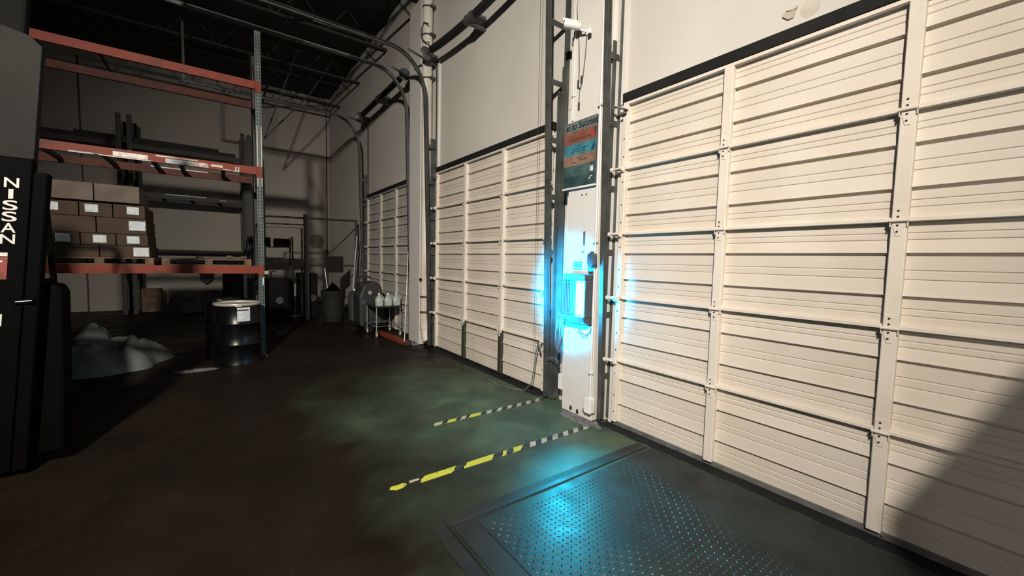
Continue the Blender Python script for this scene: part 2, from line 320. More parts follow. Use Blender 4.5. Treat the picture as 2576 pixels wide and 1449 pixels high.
# ------------------------------------------------------------------ dock doors
S = 0.61; ZB = 0.033
FAINT = (0.115, 0.178, 0.46, 0.545, 0.815, 0.88); BOLD = (0.31, 0.71)
def panel_profile(z0):
    """(x,z) outline from top to bottom of one section's inner skin"""
    ev = [(f, 'f') for f in FAINT]+[(f, 'b') for f in BOLD]; ev.sort()
    pts = [(0.048, z0+S-0.002)]
    for f, k in ev:
        z = z0+S*(1-f)
        if k == 'f': pts += [(0.048, z+0.006), (0.054, z+0.001), (0.054, z-0.001), (0.048, z-0.006)]
        else: pts += [(0.040, z+0.030), (0.036, z+0.010), (0.068, z+0.007), (0.068, z-0.007), (0.048, z-0.011)]
    pts += [(0.048, z0+0.002)]
    return pts
def build_door(idx, ys, lab, skin, stile, dark_bottom=False, sw=0.068):
    """ys = four stile positions (far edge of every stile), far to near"""
    root = struct_empty('door_%d' % idx, lab, 'door', (0, 0, 0))
    yfar, ynear = ys[0], ys[3]
    for k in range(5):
        z0 = ZB+S*k
        MB().strip(panel_profile(z0), 1, ynear, yfar).build('section_panel', skin, root)
        # lower lip and top lip of the section
        if k > 0:
            MB().prism([(0.050, z0+0.020), (0.012, z0+0.020), (0.006, z0+0.014), (0.006, z0-0.004), (0.012, z0-0.006), (0.050, z0-0.006)], 1, ynear+0.001, yfar-0.001).build('section_rail', stile, root)
    MB().box(0.004, 0.05, ynear, yfar, ZB+5*S-0.022, ZB+5*S).build('section_rail', stile, root)
    for i, y in enumerate(ys):
        w_ = sw if i in (1, 2) else sw*0.75
        y1 = y if i < 3 else y+w_
        y0 = y1-w_
        for k in range(5):
            z0 = ZB+S*k; a = z0+0.012 if k else z0+0.012; b = z0+S-0.022
            ms = M['rack_dark'] if (dark_bottom and k == 0 and i in (1, 2)) else stile
            mb = MB(); mb.prism([(0.05, y0), (0.003, y0), (0.0, y0+0.004), (0.0, y1-0.004), (0.003, y1), (0.05, y1)], 2, a, b)
            if i in (0, 3):
                mb.cur = 1
                yc = (y0+y1)/2
                for t in (0.18, 0.45, 0.80):
                    mb.lathe([(0.0, -0.0012), (0.0075, -0.0012), (0.0075, 0.001)], (0, yc, z0+S*t), 8, axis=0)
            o = mb.build('stile', [ms, M['hole']], root)
    # hinges
    for i, y in enumerate(ys):
        for k in range(1, 5):
            z = ZB+S*k
            mb = MB()
            if i in (1, 2):
                y1, y0 = y, y-sw
                mb.box(-0.004, 0.001, y0+0.004, y1-0.004, z+0.004, z+0.075)
                mb.prism([(y0+0.002, z-0.002), (y0+0.022, z-0.085), (y1-0.022, z-0.085), (y1-0.002, z-0.002)], 0, -0.004, 0.001)
                mb.tube([(-0.012, y0-0.006, z), (-0.012, y1+0.006, z)], 0.0095, 8)
                mb.box(-0.012, 0.012, y0-0.004, y0+0.000, z-0.035, z+0.006); mb.box(-0.012, 0.012, y1, y1+0.004, z-0.035, z+0.006)
                mb.cur = 1
                for dz in (0.055, 0.022, -0.026, -0.062):
                    mb.lathe([(0.0, -0.004), (0.005, -0.004), (0.006, 0.0)], (-0.0045, (y0+y1)/2+0.006, z+dz), 6, axis=0)
            else:
                s_ = 1 if i == 0 else -1
                ye = y if i == 0 else y
                mb.prism([(ye-s_*0.05, z-0.03), (ye+s_*0.010, z-0.03), (ye+s_*0.065, z-0.004), (ye+s_*0.065, z+0.012), (ye-s_*0.05, z+0.03)], 0, -0.016, -0.002)
                mb.tube([(-0.035, ye-s_*0.03, z), (-0.035, ye+s_*0.085, z)], 0.008, 8)
                mb.box(-0.045, 0.0, min(ye-s_*0.04, ye-s_*0.034), max(ye-s_*0.04, ye-s_*0.034), z-0.02, z+0.02)
                mb.lathe([(0.0, 0.0), (0.022, 0.0), (0.022, 0.014), (0.0, 0.014)], (-0.035, ye+s_*0.07, z), 12, axis=1)
            mb.build('hinge', [stile, M['hole']], root)
    # top roller bracket
    for s_, ye in ((1, yfar), (-1, ynear)):
        mb = MB(); z = ZB+5*S-0.05
        mb.bar((-0.01, ye-s_*0.06, z-0.03), (-0.05, ye+s_*0.06, z+0.02), 0.05, 0.008); mb.tube([(-0.05, ye-s_*0.03, z+0.01), (-0.05, ye+s_*0.085, z+0.01)], 0.008, 8)
        mb.box(-0.05, 0.0, min(ye, ye-s_*0.05), max(ye, ye-s_*0.05), z-0.06, z-0.052)
        mb.build('top_bracket', M['track_light'], root)
    # black header seal above the door, seal strip below
    MB().box(0.012, XW, ynear-0.02, yfar+0.02, ZB+5*S+0.012, ZB+5*S+0.092).build('header_seal', M['black_rubber'], root)
    MB().box(0.03, 0.06, ynear, yfar, -0.0, ZB+0.008).build('bottom_seal', M['gray_seal'] if idx == 1 else M['black_rubber'], root)
    return root
d1 = build_door(1, (2.535, 1.603, 0.60, -0.46), 'nearest beige sectional dock door, brightly lit at the right', M['door'], M['door_stile'])
d2 = build_door(2, (6.549, 5.556, 4.536, 3.553), 'middle sectional dock door with two dark lower stiles', M['door'], M['door_stile'], dark_bottom=True)
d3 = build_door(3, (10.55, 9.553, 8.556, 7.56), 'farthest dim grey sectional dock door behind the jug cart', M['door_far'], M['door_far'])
# rivet on door bottom strip
for y in (0.53, 1.55, 2.25):
    MB().lathe([(0.0, -0.004), (0.006, -0.003), (0.007, 0.0)], (0.029, y, 0.02), 8, axis=0).build('rivet', M['chrome'], d1)
# black curb strips on the floor in front of doors (uneven rubber)
def curb(name, y0, y1, lab, x0=-0.085, x1=0.028):
    random.seed(3); n = 40; mb = MB()
    pts = [(x1, y0), (x1, y1)]
    for i in range(n+1):
        y = y1+(y0-y1)*i/n; pts.append((x0+random.uniform(-0.012, 0.012), y))
    mb.prism(pts, 2, 0.0, 0.006)
    return tag(mb.build(name, M['black_rubber']), lab, 'strip')
curb('threshold_strip', -0.45, 2.60, 'black rubber threshold strip along the foot of the nearest door')
curb('threshold_strip', 3.56, 6.56, 'black rubber threshold strip along the foot of the middle door', -0.075)
curb('threshold_strip', 7.60, 10.5, 'black threshold strip under the farthest dim door', -0.06)

# ------------------------------------------------------------------ door tracks
def track_x(z): return -0.045-0.028*max(z-0.3, 0)
def door_track(y, side, lab, curved=True, zc=4.3, xend=-3.6, zh=5.03, wall_y=None, ztop=6.5, angle_top=3.7):
    """side: +1 = wall side lies towards +Y of the door (far jamb), -1 = near jamb"""
    t = thing('door_track', lab, 'door track', (0, y, 0))
    wy = (wall_y-y) if wall_y is not None else side*0.02
    # wall angle
    top = ztop if not curved else 4.9
    MB().box(XW-0.012, XW, wy-0.04, wy+0.04, 0.02, top).build('wall_angle', M['track'], t)
    mb = MB(); mb.box(XW-0.10, XW-0.012, wy+side*0.034, wy+side*0.040, 0.02, angle_top); mb.build('angle_flange', M['track'], t)
    # channel path
    path = []
    zt = zc if curved else ztop
    z = 0.03
    while z < zt: path.append((track_x(z), z)); z += 0.3
    path.append((track_x(zt), zt))
    if curved:
        R = zh-zt; xc = track_x(zt)-R*0.85
        for k in range(1, 13):
            a = PI/2*k/12; path.append((xc+(R*0.85)*math.cos(a), zt+R*math.sin(a)))
        path.append((xend, zh+0.02))
    # C section: three plates swept
    def plate(o0, o1, w0, w1):
        mb = MB(); n = len(path); vs = []
        for i, (x, z_) in enumerate(path):
            a = Vector(path[max(i-1, 0)]); b = Vector(path[min(i+1, n-1)]); d = (b-a).normalized(); nn = Vector((-d.y, d.x))
            for o in (o0, o1):
                q = Vector((x, z_))+nn*o
                for w_ in (w0, w1): vs.append((q.x, w_, q.y))
        fs = []
        for i in range(n-1):
            p = i*4; q = p+4
            fs += [(p,p+1,q+1,q), (p+2,q+2,q+3,p+3), (p,q,q+2,p+2), (p+1,p+3,q+3,q+1)]
        fs += [(0,2,3,1), ((n-1)*4, (n-1)*4+1, (n-1)*4+3, (n-1)*4+2)]
        return mb.add(vs, fs)
    s = side
    plate(-0.024, 0.024, s*0.018, s*0.022).build('channel_web', M['track'], t)
    a = MB(); b_ = plate(0.020, 0.026, -0.024, 0.022); b_.build('channel_flange', M['track'], t)
    plate(-0.026, -0.020, -0.024, 0.022).build('channel_flange', M['track'], t)
    zz = 0.45
    while zz < (4.1 if curved else 6.3):
        x = track_x(zz)
        mb = MB(); mb.box(x-0.015, XW-0.012, s*0.022, s*0.027, zz-0.03, zz+0.03); mb.box(x-0.02, x+0.03, s*0.021, s*0.026, zz-0.045, zz+0.045)
        mb.cur = 1; mb.lathe([(0, 0), (0.008, 0), (0.008, 0.005), (0, 0.005)], (x+0.02, s*0.018, zz), 6, axis=1)
        mb.build('bracket', [M['track'], M['strap']], t); zz += 0.62
    if curved:
        MB().bar((track_x(zt)-0.30, s*0.025, zh+0.035), (XW-0.01, s*0.025, zh-0.09), 0.006, 0.04).build('brace', M['track'], t)
        MB().box(xend+0.02, xend+0.06, s*0.02, s*0.03, zh, 6.2).build('hanger', M['track'], t)
        MB().bar((-1.9, s*0.025, zh+0.0), (-1.2, s*0.025, zh+0.005), 0.006, 0.05).build('splice', M['track_light'], t)
    return t
door_track(2.635, 1, 'dark steel track up the jamb left of the nearest door', curved=False, wall_y=2.63)
nt_ = door_track(3.46, -1, 'slotted steel track right of the middle door beside the insect killer', curved=False, wall_y=3.40)
door_track(6.66, 1, 'curved steel track left of the middle door beside the downpipe')
door_track(7.50, -1, 'curved steel track between the farthest door and the pilaster', wall_y=7.545)
door_track(10.66, 1, 'farthest curved steel track in the corner left of the dim door')
# extra slotted angle and trolley strip on near track (long slots seen below the header)
for z0, z1 in ((2.35, 2.95), (1.35, 1.85)):
    MB().box(-0.078, -0.075, 0.028, 0.046, z0, z1).build('slot_plate', M['track_light'], nt_)
MB().box(-0.06, XW-0.012, -0.075, -0.070, 0.02, 3.45).build('wide_angle', M['track'], nt_)
MB().box(0.062, 0.067, -0.10, -0.02, 0.02, 3.45).build('back_plate', M['track'], nt_)
# light jamb strips
for (y0, y1, x0, lab) in ((2.575, 2.605, 0.045, 'pale jamb strip beside the nearest door'),):
    MB().box(x0, XW, y0, y1, 0, 6.1).build('jamb_strip', M['pilaster'], pil)
MB().box(0.03, XW, 2.66, 2.70, 0, 6.1).build('jamb_strip', M['pilaster'], pil)
MB().box(0.0, XW, 3.13, 3.20, 0.3, 6.1).build('jamb_strip', M['pilaster'], pil)
MB().box(0.04, XW, 6.555, 6.60, 0.0, 5.0).build('jamb_strip', M['pilaster'], wr)

# ------------------------------------------------------------------ torsion springs
def spring(y0, y1, z, sag, lab, disc_y):
    t = thing('torsion_spring', lab, 'door spring', (-0.17, (y0+y1)/2, z)); c = (y0+y1)/2
    def pt(y): u = (y-y0)/(y1-y0); return (0, y-c, -sag*math.sin(PI*u))
    n = 24
    MB().tube([pt(y0-0.10+(y1-y0+0.2)*i/n) for i in range(n+1)], 0.014, 8).build('shaft', M['track'], t, smooth=True)
    # coils as ribbed tubes on both sides of the centre bearing
    for a, b in ((y0+0.22, c-0.14), (c+0.14, y1-0.22)):
        k = int((b-a)/0.012); pts = []; rr = []
        for i in range(k+1):
            pts.append(pt(a+(b-a)*i/k)); rr.append(0.052 if i % 2 else 0.058)
        MB().tube(pts, rr, 12).build('coil', M['spring'], t, smooth=True)
    mb = MB(); p = pt(c)
    mb.lathe([(0.0, -0.13), (0.055, -0.13), (0.075, -0.06), (0.06, 0.0), (0.075, 0.06), (0.055, 0.13), (0.0, 0.13)], p, 16, axis=1)
    mb.box(0.0, 0.24, -0.03, 0.03, p[2]-0.09, p[2]+0.09)
    mb.build('bearing_bracket', M['track'], t, smooth=True)
    for y in disc_y:
        s_ = 1 if y > c else -1
        mb = MB(); mb.lathe([(0.014, -0.03), (0.10, -0.03), (0.112, -0.02), (0.10, -0.005), (0.075, 0.005), (0.07, 0.03), (0.04, 0.035), (0.014, 0.035)], (0, y-c, 0), 28, axis=1)
        mb.build('cable_drum', M['track'], t, smooth=True)
        MB().box(-0.05, 0.24, y-c+s_*0.05, y-c+s_*0.056, -0.06, 0.06).build('end_plate', M['track'], t)
        MB().tube([(0.02, y-c, -0.1), (0.06, y-c, -(z-0.5))], 0.0025, 5).build('lift_cable', M['strap'], t)
    return t
spring(3.65, 6.60, 5.05, 0.10, 'sagging black torsion spring above the middle door', (6.62, 3.62))
spring(7.62, 10.50, 5.05, 0.0, 'straight black torsion spring above the farthest door', (10.52, 7.60))

# ------------------------------------------------------------------ downpipe
t = thing('downpipe', 'cream rain downpipe with rusty straps between middle and farthest doors', 'pipe', (-0.035, 6.86, 0))
MB().tube([(0, 0, 0.34), (0, 0, 6.8)], 0.088, 20).build('pipe', M['pipe'], t, smooth=True)
el = [(0, -0.02*0, 0.34), (-0.0, -0.006, 0.27), (0.004, -0.02, 0.19), (0.01, -0.04, 0.13), (0.018, -0.06, 0.09)]
MB().tube(el, 0.082, 16).build('elbow', M['pipe'], t, smooth=True)
for z in (0.33, 0.62, 0.90):
    MB().lathe([(0.088, -0.02), (0.096, -0.018), (0.096, 0.018), (0.088, 0.02)], (0, 0, z), 20).build('coupling', M['strap'] if z > 0.5 else M['pipe'], t, smooth=True)
for z in (4.75, 5.13, 5.48, 5.95):
    mb = MB(); mb.lathe([(0.089, -0.014), (0.094, -0.014), (0.094, 0.014), (0.089, 0.014)], (0, 0, z), 20)
    mb.box(0.0, 0.10, -0.125, -0.085, z-0.02, z+0.02); mb.build('strap', M['strap'], t)
MB().tube([(-0.06, -0.16, 5.60), (-0.09, -0.05, 5.66), (-0.10, 0.02, 5.58), (-0.10, 0.03, 5.46), (-0.10, -0.04, 5.36), (-0.08, -0.12, 5.30), (-0.06, -0.18, 5.29), (-0.06, -0.19, 5.22)], 0.012, 6).build('wire_loop', M['strap'], t, smooth=True)
MB().box(-0.10, -0.085, -0.04, 0.05, 1.19, 1.235).build('black_clip', M['black_plastic'], t)

# ------------------------------------------------------------------ conduits on the near pilaster
def conduit(y, x, z0, z1, lab, box=None, r=0.012, rows=(0,)):
    t = thing('conduit', lab, 'conduit', (x, y, z0))
    for dy in rows: MB().tube([(0, dy, 0), (0, dy, z1-z0)], r, 10).build('pipe', M['white_plastic'], t, smooth=True)
    if box:
        MB().box(-0.045, 0.03, -box[0]/2, box[0]/2, -box[1], 0.0).build('junction_box', M['white_plastic'], t, bevel=0.006)
    z = 0.25
    while z < z1-z0-0.2:
        MB().box(-r-0.003, 0.012, min(rows)-r-0.012, max(rows)+r+0.012, z-0.008, z+0.008).build('clip', M['white_plastic'], t); z += 1.3
    return t
conduit(3.17, -0.035, 0.36, 6.0, 'twin white conduit ending in a box at the left of the pilaster', (0.11, 0.17), 0.0125, (-0.018, 0.022))
conduit(2.712, -0.115, 0.24, 6.0, 'single white conduit ending in a box at the right of the pilaster', (0.085, 0.15), 0.0115)
conduit(3.09, -0.112, 3.04, 6.0, 'thin white conduit running up from the poster by the camera cable', None, 0.008)

# ------------------------------------------------------------------ security camera
t = thing('security_camera', 'white bullet security camera with dark lens high on the pilaster', 'camera', (-0.10, 2.92, 3.88))
d = Vector((-0.16, 0.14, 0.045)).normalized(); base = Vector((-0.055, 0.045, 0.02))
MB().tube([base, base+d*0.02, base+d*0.15, base+d*0.17], [0.030, 0.036, 0.036, 0.038], 20).build('housing', M['white_plastic'], t, smooth=True)
MB().tube([base+d*0.165, base+d*0.176], [0.0365, 0.034], 20).build('lens', M['black_plastic'], t, smooth=True)
MB().tube([base+Vector((0, 0, 0.034))+d*0.03, base+Vector((0, 0, 0.036))+d*0.185], [0.018, 0.018], 8).build('sun_shield', M['white_plastic'], t)
MB().tube([(0.0, 0, -0.03), (-0.035, 0.01, -0.03), (-0.06, 0.05, -0.005)], 0.011, 8).build('arm', M['white_plastic'], t, smooth=True)
MB().lathe([(0.0, -0.018), (0.028, -0.018), (0.034, 0.0)], (0.0, 0, -0.03), 16, axis=0).build('mount', M['white_plastic'], t)
MB().box(-0.022, -0.001, -0.045, -0.015, -0.10, -0.06).build('cable_grommet', M['black_plastic'], t)
cb = MB(); cb.tube([(-0.01, 0.19, 0.9), (-0.01, 0.16, 0.25), (-0.012, 0.13, 0.05), (-0.01, 0.115, -0.1), (-0.01, 0.10, -0.35), (-0.012, 0.10, -0.52), (-0.012, 0.075, -0.55), (-0.012, 0.05, -0.49), (-0.012, 0.02, -0.25), (-0.02, 0.0, -0.06)], 0.0045, 6)
cb.tube([(-0.012, 0.085, -0.55), (-0.012, 0.087, -0.72)], 0.003, 5)
cb.build('cable', M['cable'], t, smooth=True)
for a, b in (((-0.014, 0.103, -0.46), (-0.014, 0.103, -0.53)), ((-0.014, 0.058, -0.43), (-0.014, 0.062, -0.49)), ((-0.012, 0.087, -0.68), (-0.012, 0.087, -0.75))):
    MB().tube([a, b], 0.010, 8).build('plug', M['cable'], t)

# ------------------------------------------------------------------ poster
t = thing('poster', 'framed motivational poster of coloured bands on the pilaster', 'poster', (-0.12, 2.945, 2.35))
py0, py1, ph = -0.205, 0.245, 0.665
MB().box(-0.004, 0.012, py0, py1, 0, ph).build('backing', M['zapper'], t)
bands = [('header_band', 0.565, 0.665, (0.165, 0.20, 0.205)), ('red_band', 0.44, 0.565, (0.27, 0.115, 0.082)), ('blue_band', 0.325, 0.44, (0.055, 0.225, 0.29)),
         ('tan_band', 0.225, 0.325, (0.28, 0.18, 0.12)), ('teal_band', 0.115, 0.225, (0.058, 0.115, 0.115)), ('dark_teal_band', 0.012, 0.115, (0.036, 0.080, 0.080))]
for nm, a, b, c in bands:
    c = tuple(v_*0.6 for v_ in c)
    mt = mat(nm, c, 0.3, color2=tuple(min(1, x*1.5+0.02) for x in c), scale=7, lo=0.35, hi=0.6, coat=0.4)
    MB().box(-0.006, -0.004, py0+0.004, py1-0.004, a, b).build('printed_band', mt, t)
MB().box(-0.010, 0.012, py0-0.004, py1+0.004, -0.012, 0.006).build('frame_edge', M['white_plastic'], t)
M['ink'] = mat('ink', (0.012, 0.02, 0.022), 0.5)
text_part('ss to Success', 'lettering', 0.092, M['ink'], t, (-0.0075, 0.005, 0.615), (0, -1, 0), (0, 0, 1), 0.002, fit_w=0.43, shear=0.15)
def ink(name, y0, y1, z0, z1, m_): MB().box(-0.0075, -0.006, y0, y1, z0, z1).build(name, m_, t)
M['ink_red'] = mat('ink_red', (0.33, 0.05, 0.04), 0.5); M['ink_dark'] = mat('ink_dark', (0.05, 0.045, 0.04), 0.5); M['ink_blue'] = mat('ink_blue', (0.015, 0.07, 0.095), 0.5)
ink('print_block', -0.02, 0.02, 0.525, 0.545, M['ink_red'])
for zz, a, b, k in ((0.50, -0.10, 0.13, 'ink_red'), (0.478, -0.14, 0.15, 'ink_dark'), (0.412, 0.0, 0.04, 'ink_blue'), (0.382, -0.10, 0.12, 'ink_blue'), (0.360, -0.06, 0.13, 'ink_blue'),
                    (0.292, -0.01, 0.05, 'ink_dark'), (0.266, -0.09, 0.02, 'ink_dark'), (0.248, 0.05, 0.12, 'ink_dark'), (0.19, -0.05, 0.08, 'ink_blue'), (0.166, -0.02, 0.10, 'ink_blue'), (0.075, -0.0, 0.08, 'ink_blue')):
    ink('print_line', a, b, zz, zz+0.007, M[k])
MB().prism([(-0.155, 0.455), (-0.125, 0.49), (-0.125, 0.525), (-0.14, 0.535), (-0.155, 0.52), (-0.17, 0.535), (-0.188, 0.525), (-0.188, 0.49)], 0, -0.008, -0.006).build('emblem', M['ink_red'], t)
MB().prism([(-0.175, 0.545), (-0.195, 0.555), (-0.205, 0.52), (-0.185, 0.47)], 0, -0.0085, -0.006).build('emblem', M['ink_dark'], t)
MB().prism([(-0.14, 0.34), (-0.15, 0.375), (-0.17, 0.395), (-0.185, 0.43), (-0.195, 0.36), (-0.17, 0.335)], 0, -0.008, -0.006).build('emblem', M['ink_blue'], t)
MB().box(-0.008, -0.006, -0.175, -0.135, 0.135, 0.185).build('emblem', M['label'], t); ink('print_block', -0.165, -0.145, 0.195, 0.21, M['ink_dark'])
MB().tube([(-0.008, -0.125, 0.06), (-0.008, -0.145, 0.085), (-0.008, -0.165, 0.088)], 0.006, 5).build('emblem', M['label'], t)

# ------------------------------------------------------------------ insect killer lamp
ZY, ZX = 2.885, -0.10
t = thing('insect_killer_lamp', 'glowing blue electric insect killer hung on the pilaster', 'lamp', (ZX, ZY, 1.0))
hw = 0.155
MB().box(-0.13, -0.002, -hw, hw, 0.405, 0.475).build('top_hood', M['zapper'], t, bevel=0.02)
MB().box(-0.02, -0.002, -hw, hw, 0.05, 0.405).build('back_plate', M['zapper'], t)
MB().prism([(-0.125, 0.05), (-0.135, 0.05), (-0.12, 0.0), (-0.05, -0.03), (-0.002, -0.03), (-0.002, 0.05)], 1, -hw, hw).build('catch_tray', M['zapper'], t)
for s_ in (-1, 1): MB().box(-0.125, -0.002, s_*hw-0.006, s_*hw+0.006, 0.05, 0.41).build('side_post', M['zapper'], t)
for i in range(13):
    y = -hw+0.02+i*(2*hw-0.04)/12
    MB().tube([(-0.122, y, 0.05), (-0.122, y, 0.41)], 0.0022, 5).build('cage_bar', M['wire'], t)
for z in (0.075, 0.39): MB().tube([(-0.122, -hw, z), (-0.122, hw, z)], 0.003, 5).build('cage_rail', M['wire'], t)
for y in (-0.085, -0.025):
    MB().tube([(-0.075, y, 0.055), (-0.075, y, 0.40)], 0.026, 14).build('ultraviolet_tube', M['tube'], t, smooth=True)
for y in (0.05, 0.085, 0.12):
    for k in range(12): MB().box(-0.07, -0.064, y-0.004, y+0.004, 0.07+k*0.027, 0.082+k*0.027).build('grid_tooth', M['wire'], t)
BL = (0.0, 0.47, 1.0)
light('added_pool_spot', 'SPOT', (-0.9, 3.02, 1.27), BL, 1150, target=(0, 3.08, 1.26), spot_size=math.radians(82), spot_blend=1.0, shadow_soft_size=0.05)  # added spot floating before the lamp, throws a blue pool on the pilaster
MB().tube([(-0.06, -0.02, -0.03), (-0.07, -0.035, -0.08), (-0.05, -0.07, -0.13), (-0.03, -0.11, -0.14), (-0.02, -0.15, -0.10), (-0.015, -0.165, -0.02), (-0.012, -0.16, 0.25), (-0.01, -0.15, 0.5), (-0.015, -0.16, 0.57)], 0.005, 6).build('power_cord', M['cable'], t, smooth=True)
for z in (0.08, 0.36): light('uv_tube_light', 'POINT', (ZX-0.26, ZY-0.03, 1.0+z), BL, 6, shadow_soft_size=0.06)
light('added_floor_spot', 'SPOT', (ZX-0.20, ZY-0.05, 0.95), (0.01, 0.66, 0.95), 150, target=(-1.05, 1.75, 0), spot_size=math.radians(58), spot_blend=0.9, shadow_soft_size=0.06)  # added spot below the lamp, strengthens the blue on floor and plate
M['adapter'] = mat('adapter_blue_grey', (0.06, 0.09, 0.11), 0.4)
t = thing('power_adapter', 'dark plug-in power adapter above right of the insect killer', 'adapter', (-0.148, 2.70, 1.60))
MB().prism([(-0.035, 0.075), (-0.04, -0.02), (-0.02, -0.06), (0.02, -0.065), (0.042, -0.02), (0.042, 0.06), (0.03, 0.078)], 0, -0.05, 0.01).build('body', M['adapter'], t, bevel=0.006)
MB().box(-0.04, -0.01, -0.012, 0.012, 0.07, 0.095).build('strain_relief', M['adapter'], t)
t = thing('wall_placard', 'small dark blue placard above the insect killer', 'sign', (-0.101, 2.955, 1.515))
MB().box(-0.006, 0.0, -0.058, 0.058, 0, 0.082).build('plate', M['adapter'], t)
MB().box(-0.008, -0.006, -0.04, 0.045, 0.012, 0.022).build('print_line', M['label'], t); MB().box(-0.008, -0.006, -0.05, 0.05, 0.058, 0.062).build('print_line', M['label'], t)
M['rope'] = mat('blue_grey_rope', (0.10, 0.12, 0.13), 0.7)
t = thing('hanging_cord_bundle', 'looped grey cords bundled beside the left conduit under lamp level', 'cord', (-0.13, 3.16, 1.0))
for k in range(5):
    pts = []; ph_ = random.uniform(0, 6); a_ = random.uniform(0.02, 0.045)
    for i in range(25):
        u = i/24*2*PI; pts.append((-0.01*k*0.6+0.012*math.sin(3*u+ph_), a_*math.sin(u)+0.012*math.cos(2*u+ph_), -0.17+(0.15+0.02*k)*math.cos(u)))
    MB().tube(pts, 0.008, 6).build('cord_loop', M['rope'], t, smooth=True)
MB().tube([(0, 0.0, -0.32), (0.0, 0.05, -0.45), (-0.01, 0.02, -0.52), (-0.01, -0.03, -0.48), (0, -0.04, -0.35)], 0.005, 6).build('cord_loop', M['rope'], t, smooth=True)
MB().tube([(0.02, 0.22, -0.50), (0.01, 0.10, -0.47), (0.01, 0.02, -0.49)], 0.006, 6).build('cord_loop', M['rope'], t, smooth=True)
# pull rope on middle door
t = thing('pull_rope', 'dark pull rope hanging from the middle door lock to the floor', 'rope', (-0.04, 3.62, 0))
MB().tube([(0, 0, 0.64), (-0.01, 0.03, 0.5), (-0.01, 0.06, 0.3), (-0.015, 0.09, 0.12), (-0.05, 0.18, 0.01), (-0.14, 0.30, 0.006), (-0.2, 0.6, 0.006), (-0.16, 0.95, 0.006)], 0.007, 6).build('rope', M['rope'], t, smooth=True)
MB().bar((0.0, 0.02, 0.63), (-0.01, -0.06, 0.52), 0.012, 0.02).build('latch_handle', M['rack_green'], t)
# crumbled plaster patch
random.seed(11)
mb = MB(); pts = []
for i in range(22):
    a = 2*PI*i/22; r = random.uniform(0.75, 1.1); pts.append((-0.17+0.10*r*math.cos(a), 2.80+0.27*r*math.sin(a)))
M['plaster'] = mat('plaster', (0.17, 0.155, 0.145), 0.9, color2=(0.09, 0.09, 0.082), scale=25, lo=0.4, hi=0.6)
mb.prism(pts, 2, 0.0, 0.003)
for i in range(26):
    a = random.uniform(0, 2*PI); x = -0.17+0.09*math.cos(a)*random.random(); y = 2.80+0.27*math.sin(a)*random.random(); s_ = random.uniform(0.004, 0.010)
    mb.box(x-s_, x+s_, y-s_*1.4, y+s_, 0.0, s_)
o = mb.build('plaster_debris', M['plaster']); tag(o, 'crumbled pale plaster on the floor at the foot of the pilaster', 'debris', kind='stuff')

# ------------------------------------------------------------------ hazard tape
def para(x0, x1, y0, y1, slant, z=0.0015, jit=0.006, n=4):
    """slanted stripe with torn edges; x grows towards the wall"""
    a = [(x0+slant*i/n+random.uniform(-jit, jit), y0+(y1-y0)*i/n) for i in range(n+1)]
    b = [(x1+slant*i/n+random.uniform(-jit, jit), y0+(y1-y0)*i/n) for i in range(n+1)]
    return MB().prism([(p[0], p[1]+random.uniform(-0.003, 0.003)) for p in a]+[(p[0], p[1]+random.uniform(-0.003, 0.003)) for p in b[::-1]], 2, 0.0, z)
random.seed(21)
t = thing('hazard_tape_strip', 'longer worn yellow and black floor tape strip nearest the camera', 'floor tape')
A, B = 2.595, 2.665
MB().prism([(-2.175,2.63),(-2.16,2.655),(-2.13,2.66),(-2.11,2.652),(-2.075,2.66),(-2.05,2.64),(-2.06,2.615),(-2.10,2.60),(-2.14,2.60)], 2, 0, 0.0015).build('yellow_patch', M['tape_y'], t)
for x0, x1, k, y0, y1 in ((-2.03,-1.96,'tape_p',2.635,2.66), (-1.97,-1.71,'tape_y',A,B), (-1.70,-1.62,'tape_k',A,B), (-1.62,-1.36,'tape_y',A,B), (-1.35,-1.27,'tape_k',A,B),
                          (-1.275,-1.22,'tape_y',A,B), (-1.215,-1.16,'tape_k',A,B), (-1.155,-1.06,'tape_y',A,B), (-1.06,-0.98,'tape_k',A,B)):
    para(x0, x1, y0, y1, 0.07 if y0 == A else 0.01, jit=0.010).build({'tape_y': 'yellow_stripe', 'tape_p': 'faded_stripe', 'tape_k': 'black_stripe'}[k], M[k], t)
x = -0.97
while x < -0.16:
    para(x, x+0.062, A, B, 0.06, jit=0.006).build('faded_stripe', M['tape_p'], t)
    para(x+0.066, x+0.128, A, B, 0.06, jit=0.005).build('black_stripe', M['tape_k'], t); x += 0.131
t = thing('hazard_tape_strip', 'shorter worn floor tape strip in line with the middle door jamb', 'floor tape')
A, B = 3.43, 3.50
for x0, x1, k in ((-1.47,-1.39,'tape_p'), (-1.37,-1.33,'tape_k'), (-1.35,-1.23,'tape_y'), (-1.225,-1.18,'tape_k'), (-1.18,-1.12,'tape_p'), (-1.12,-1.08,'tape_k'), (-1.10,-0.94,'tape_y'), (-0.935,-0.88,'tape_k')):
    para(x0, x1, A+0.01, B, 0.05, jit=0.012).build({'tape_y': 'yellow_stripe', 'tape_p': 'faded_stripe', 'tape_k': 'black_stripe'}[k], M[k], t)
x = -0.88
while x < -0.18:
    para(x, x+0.062, A, B, 0.06, jit=0.008).build('faded_stripe', M['tape_p'], t)
    para(x+0.066, x+0.128, A, B, 0.06, jit=0.005).build('black_stripe', M['tape_k'], t); x += 0.131

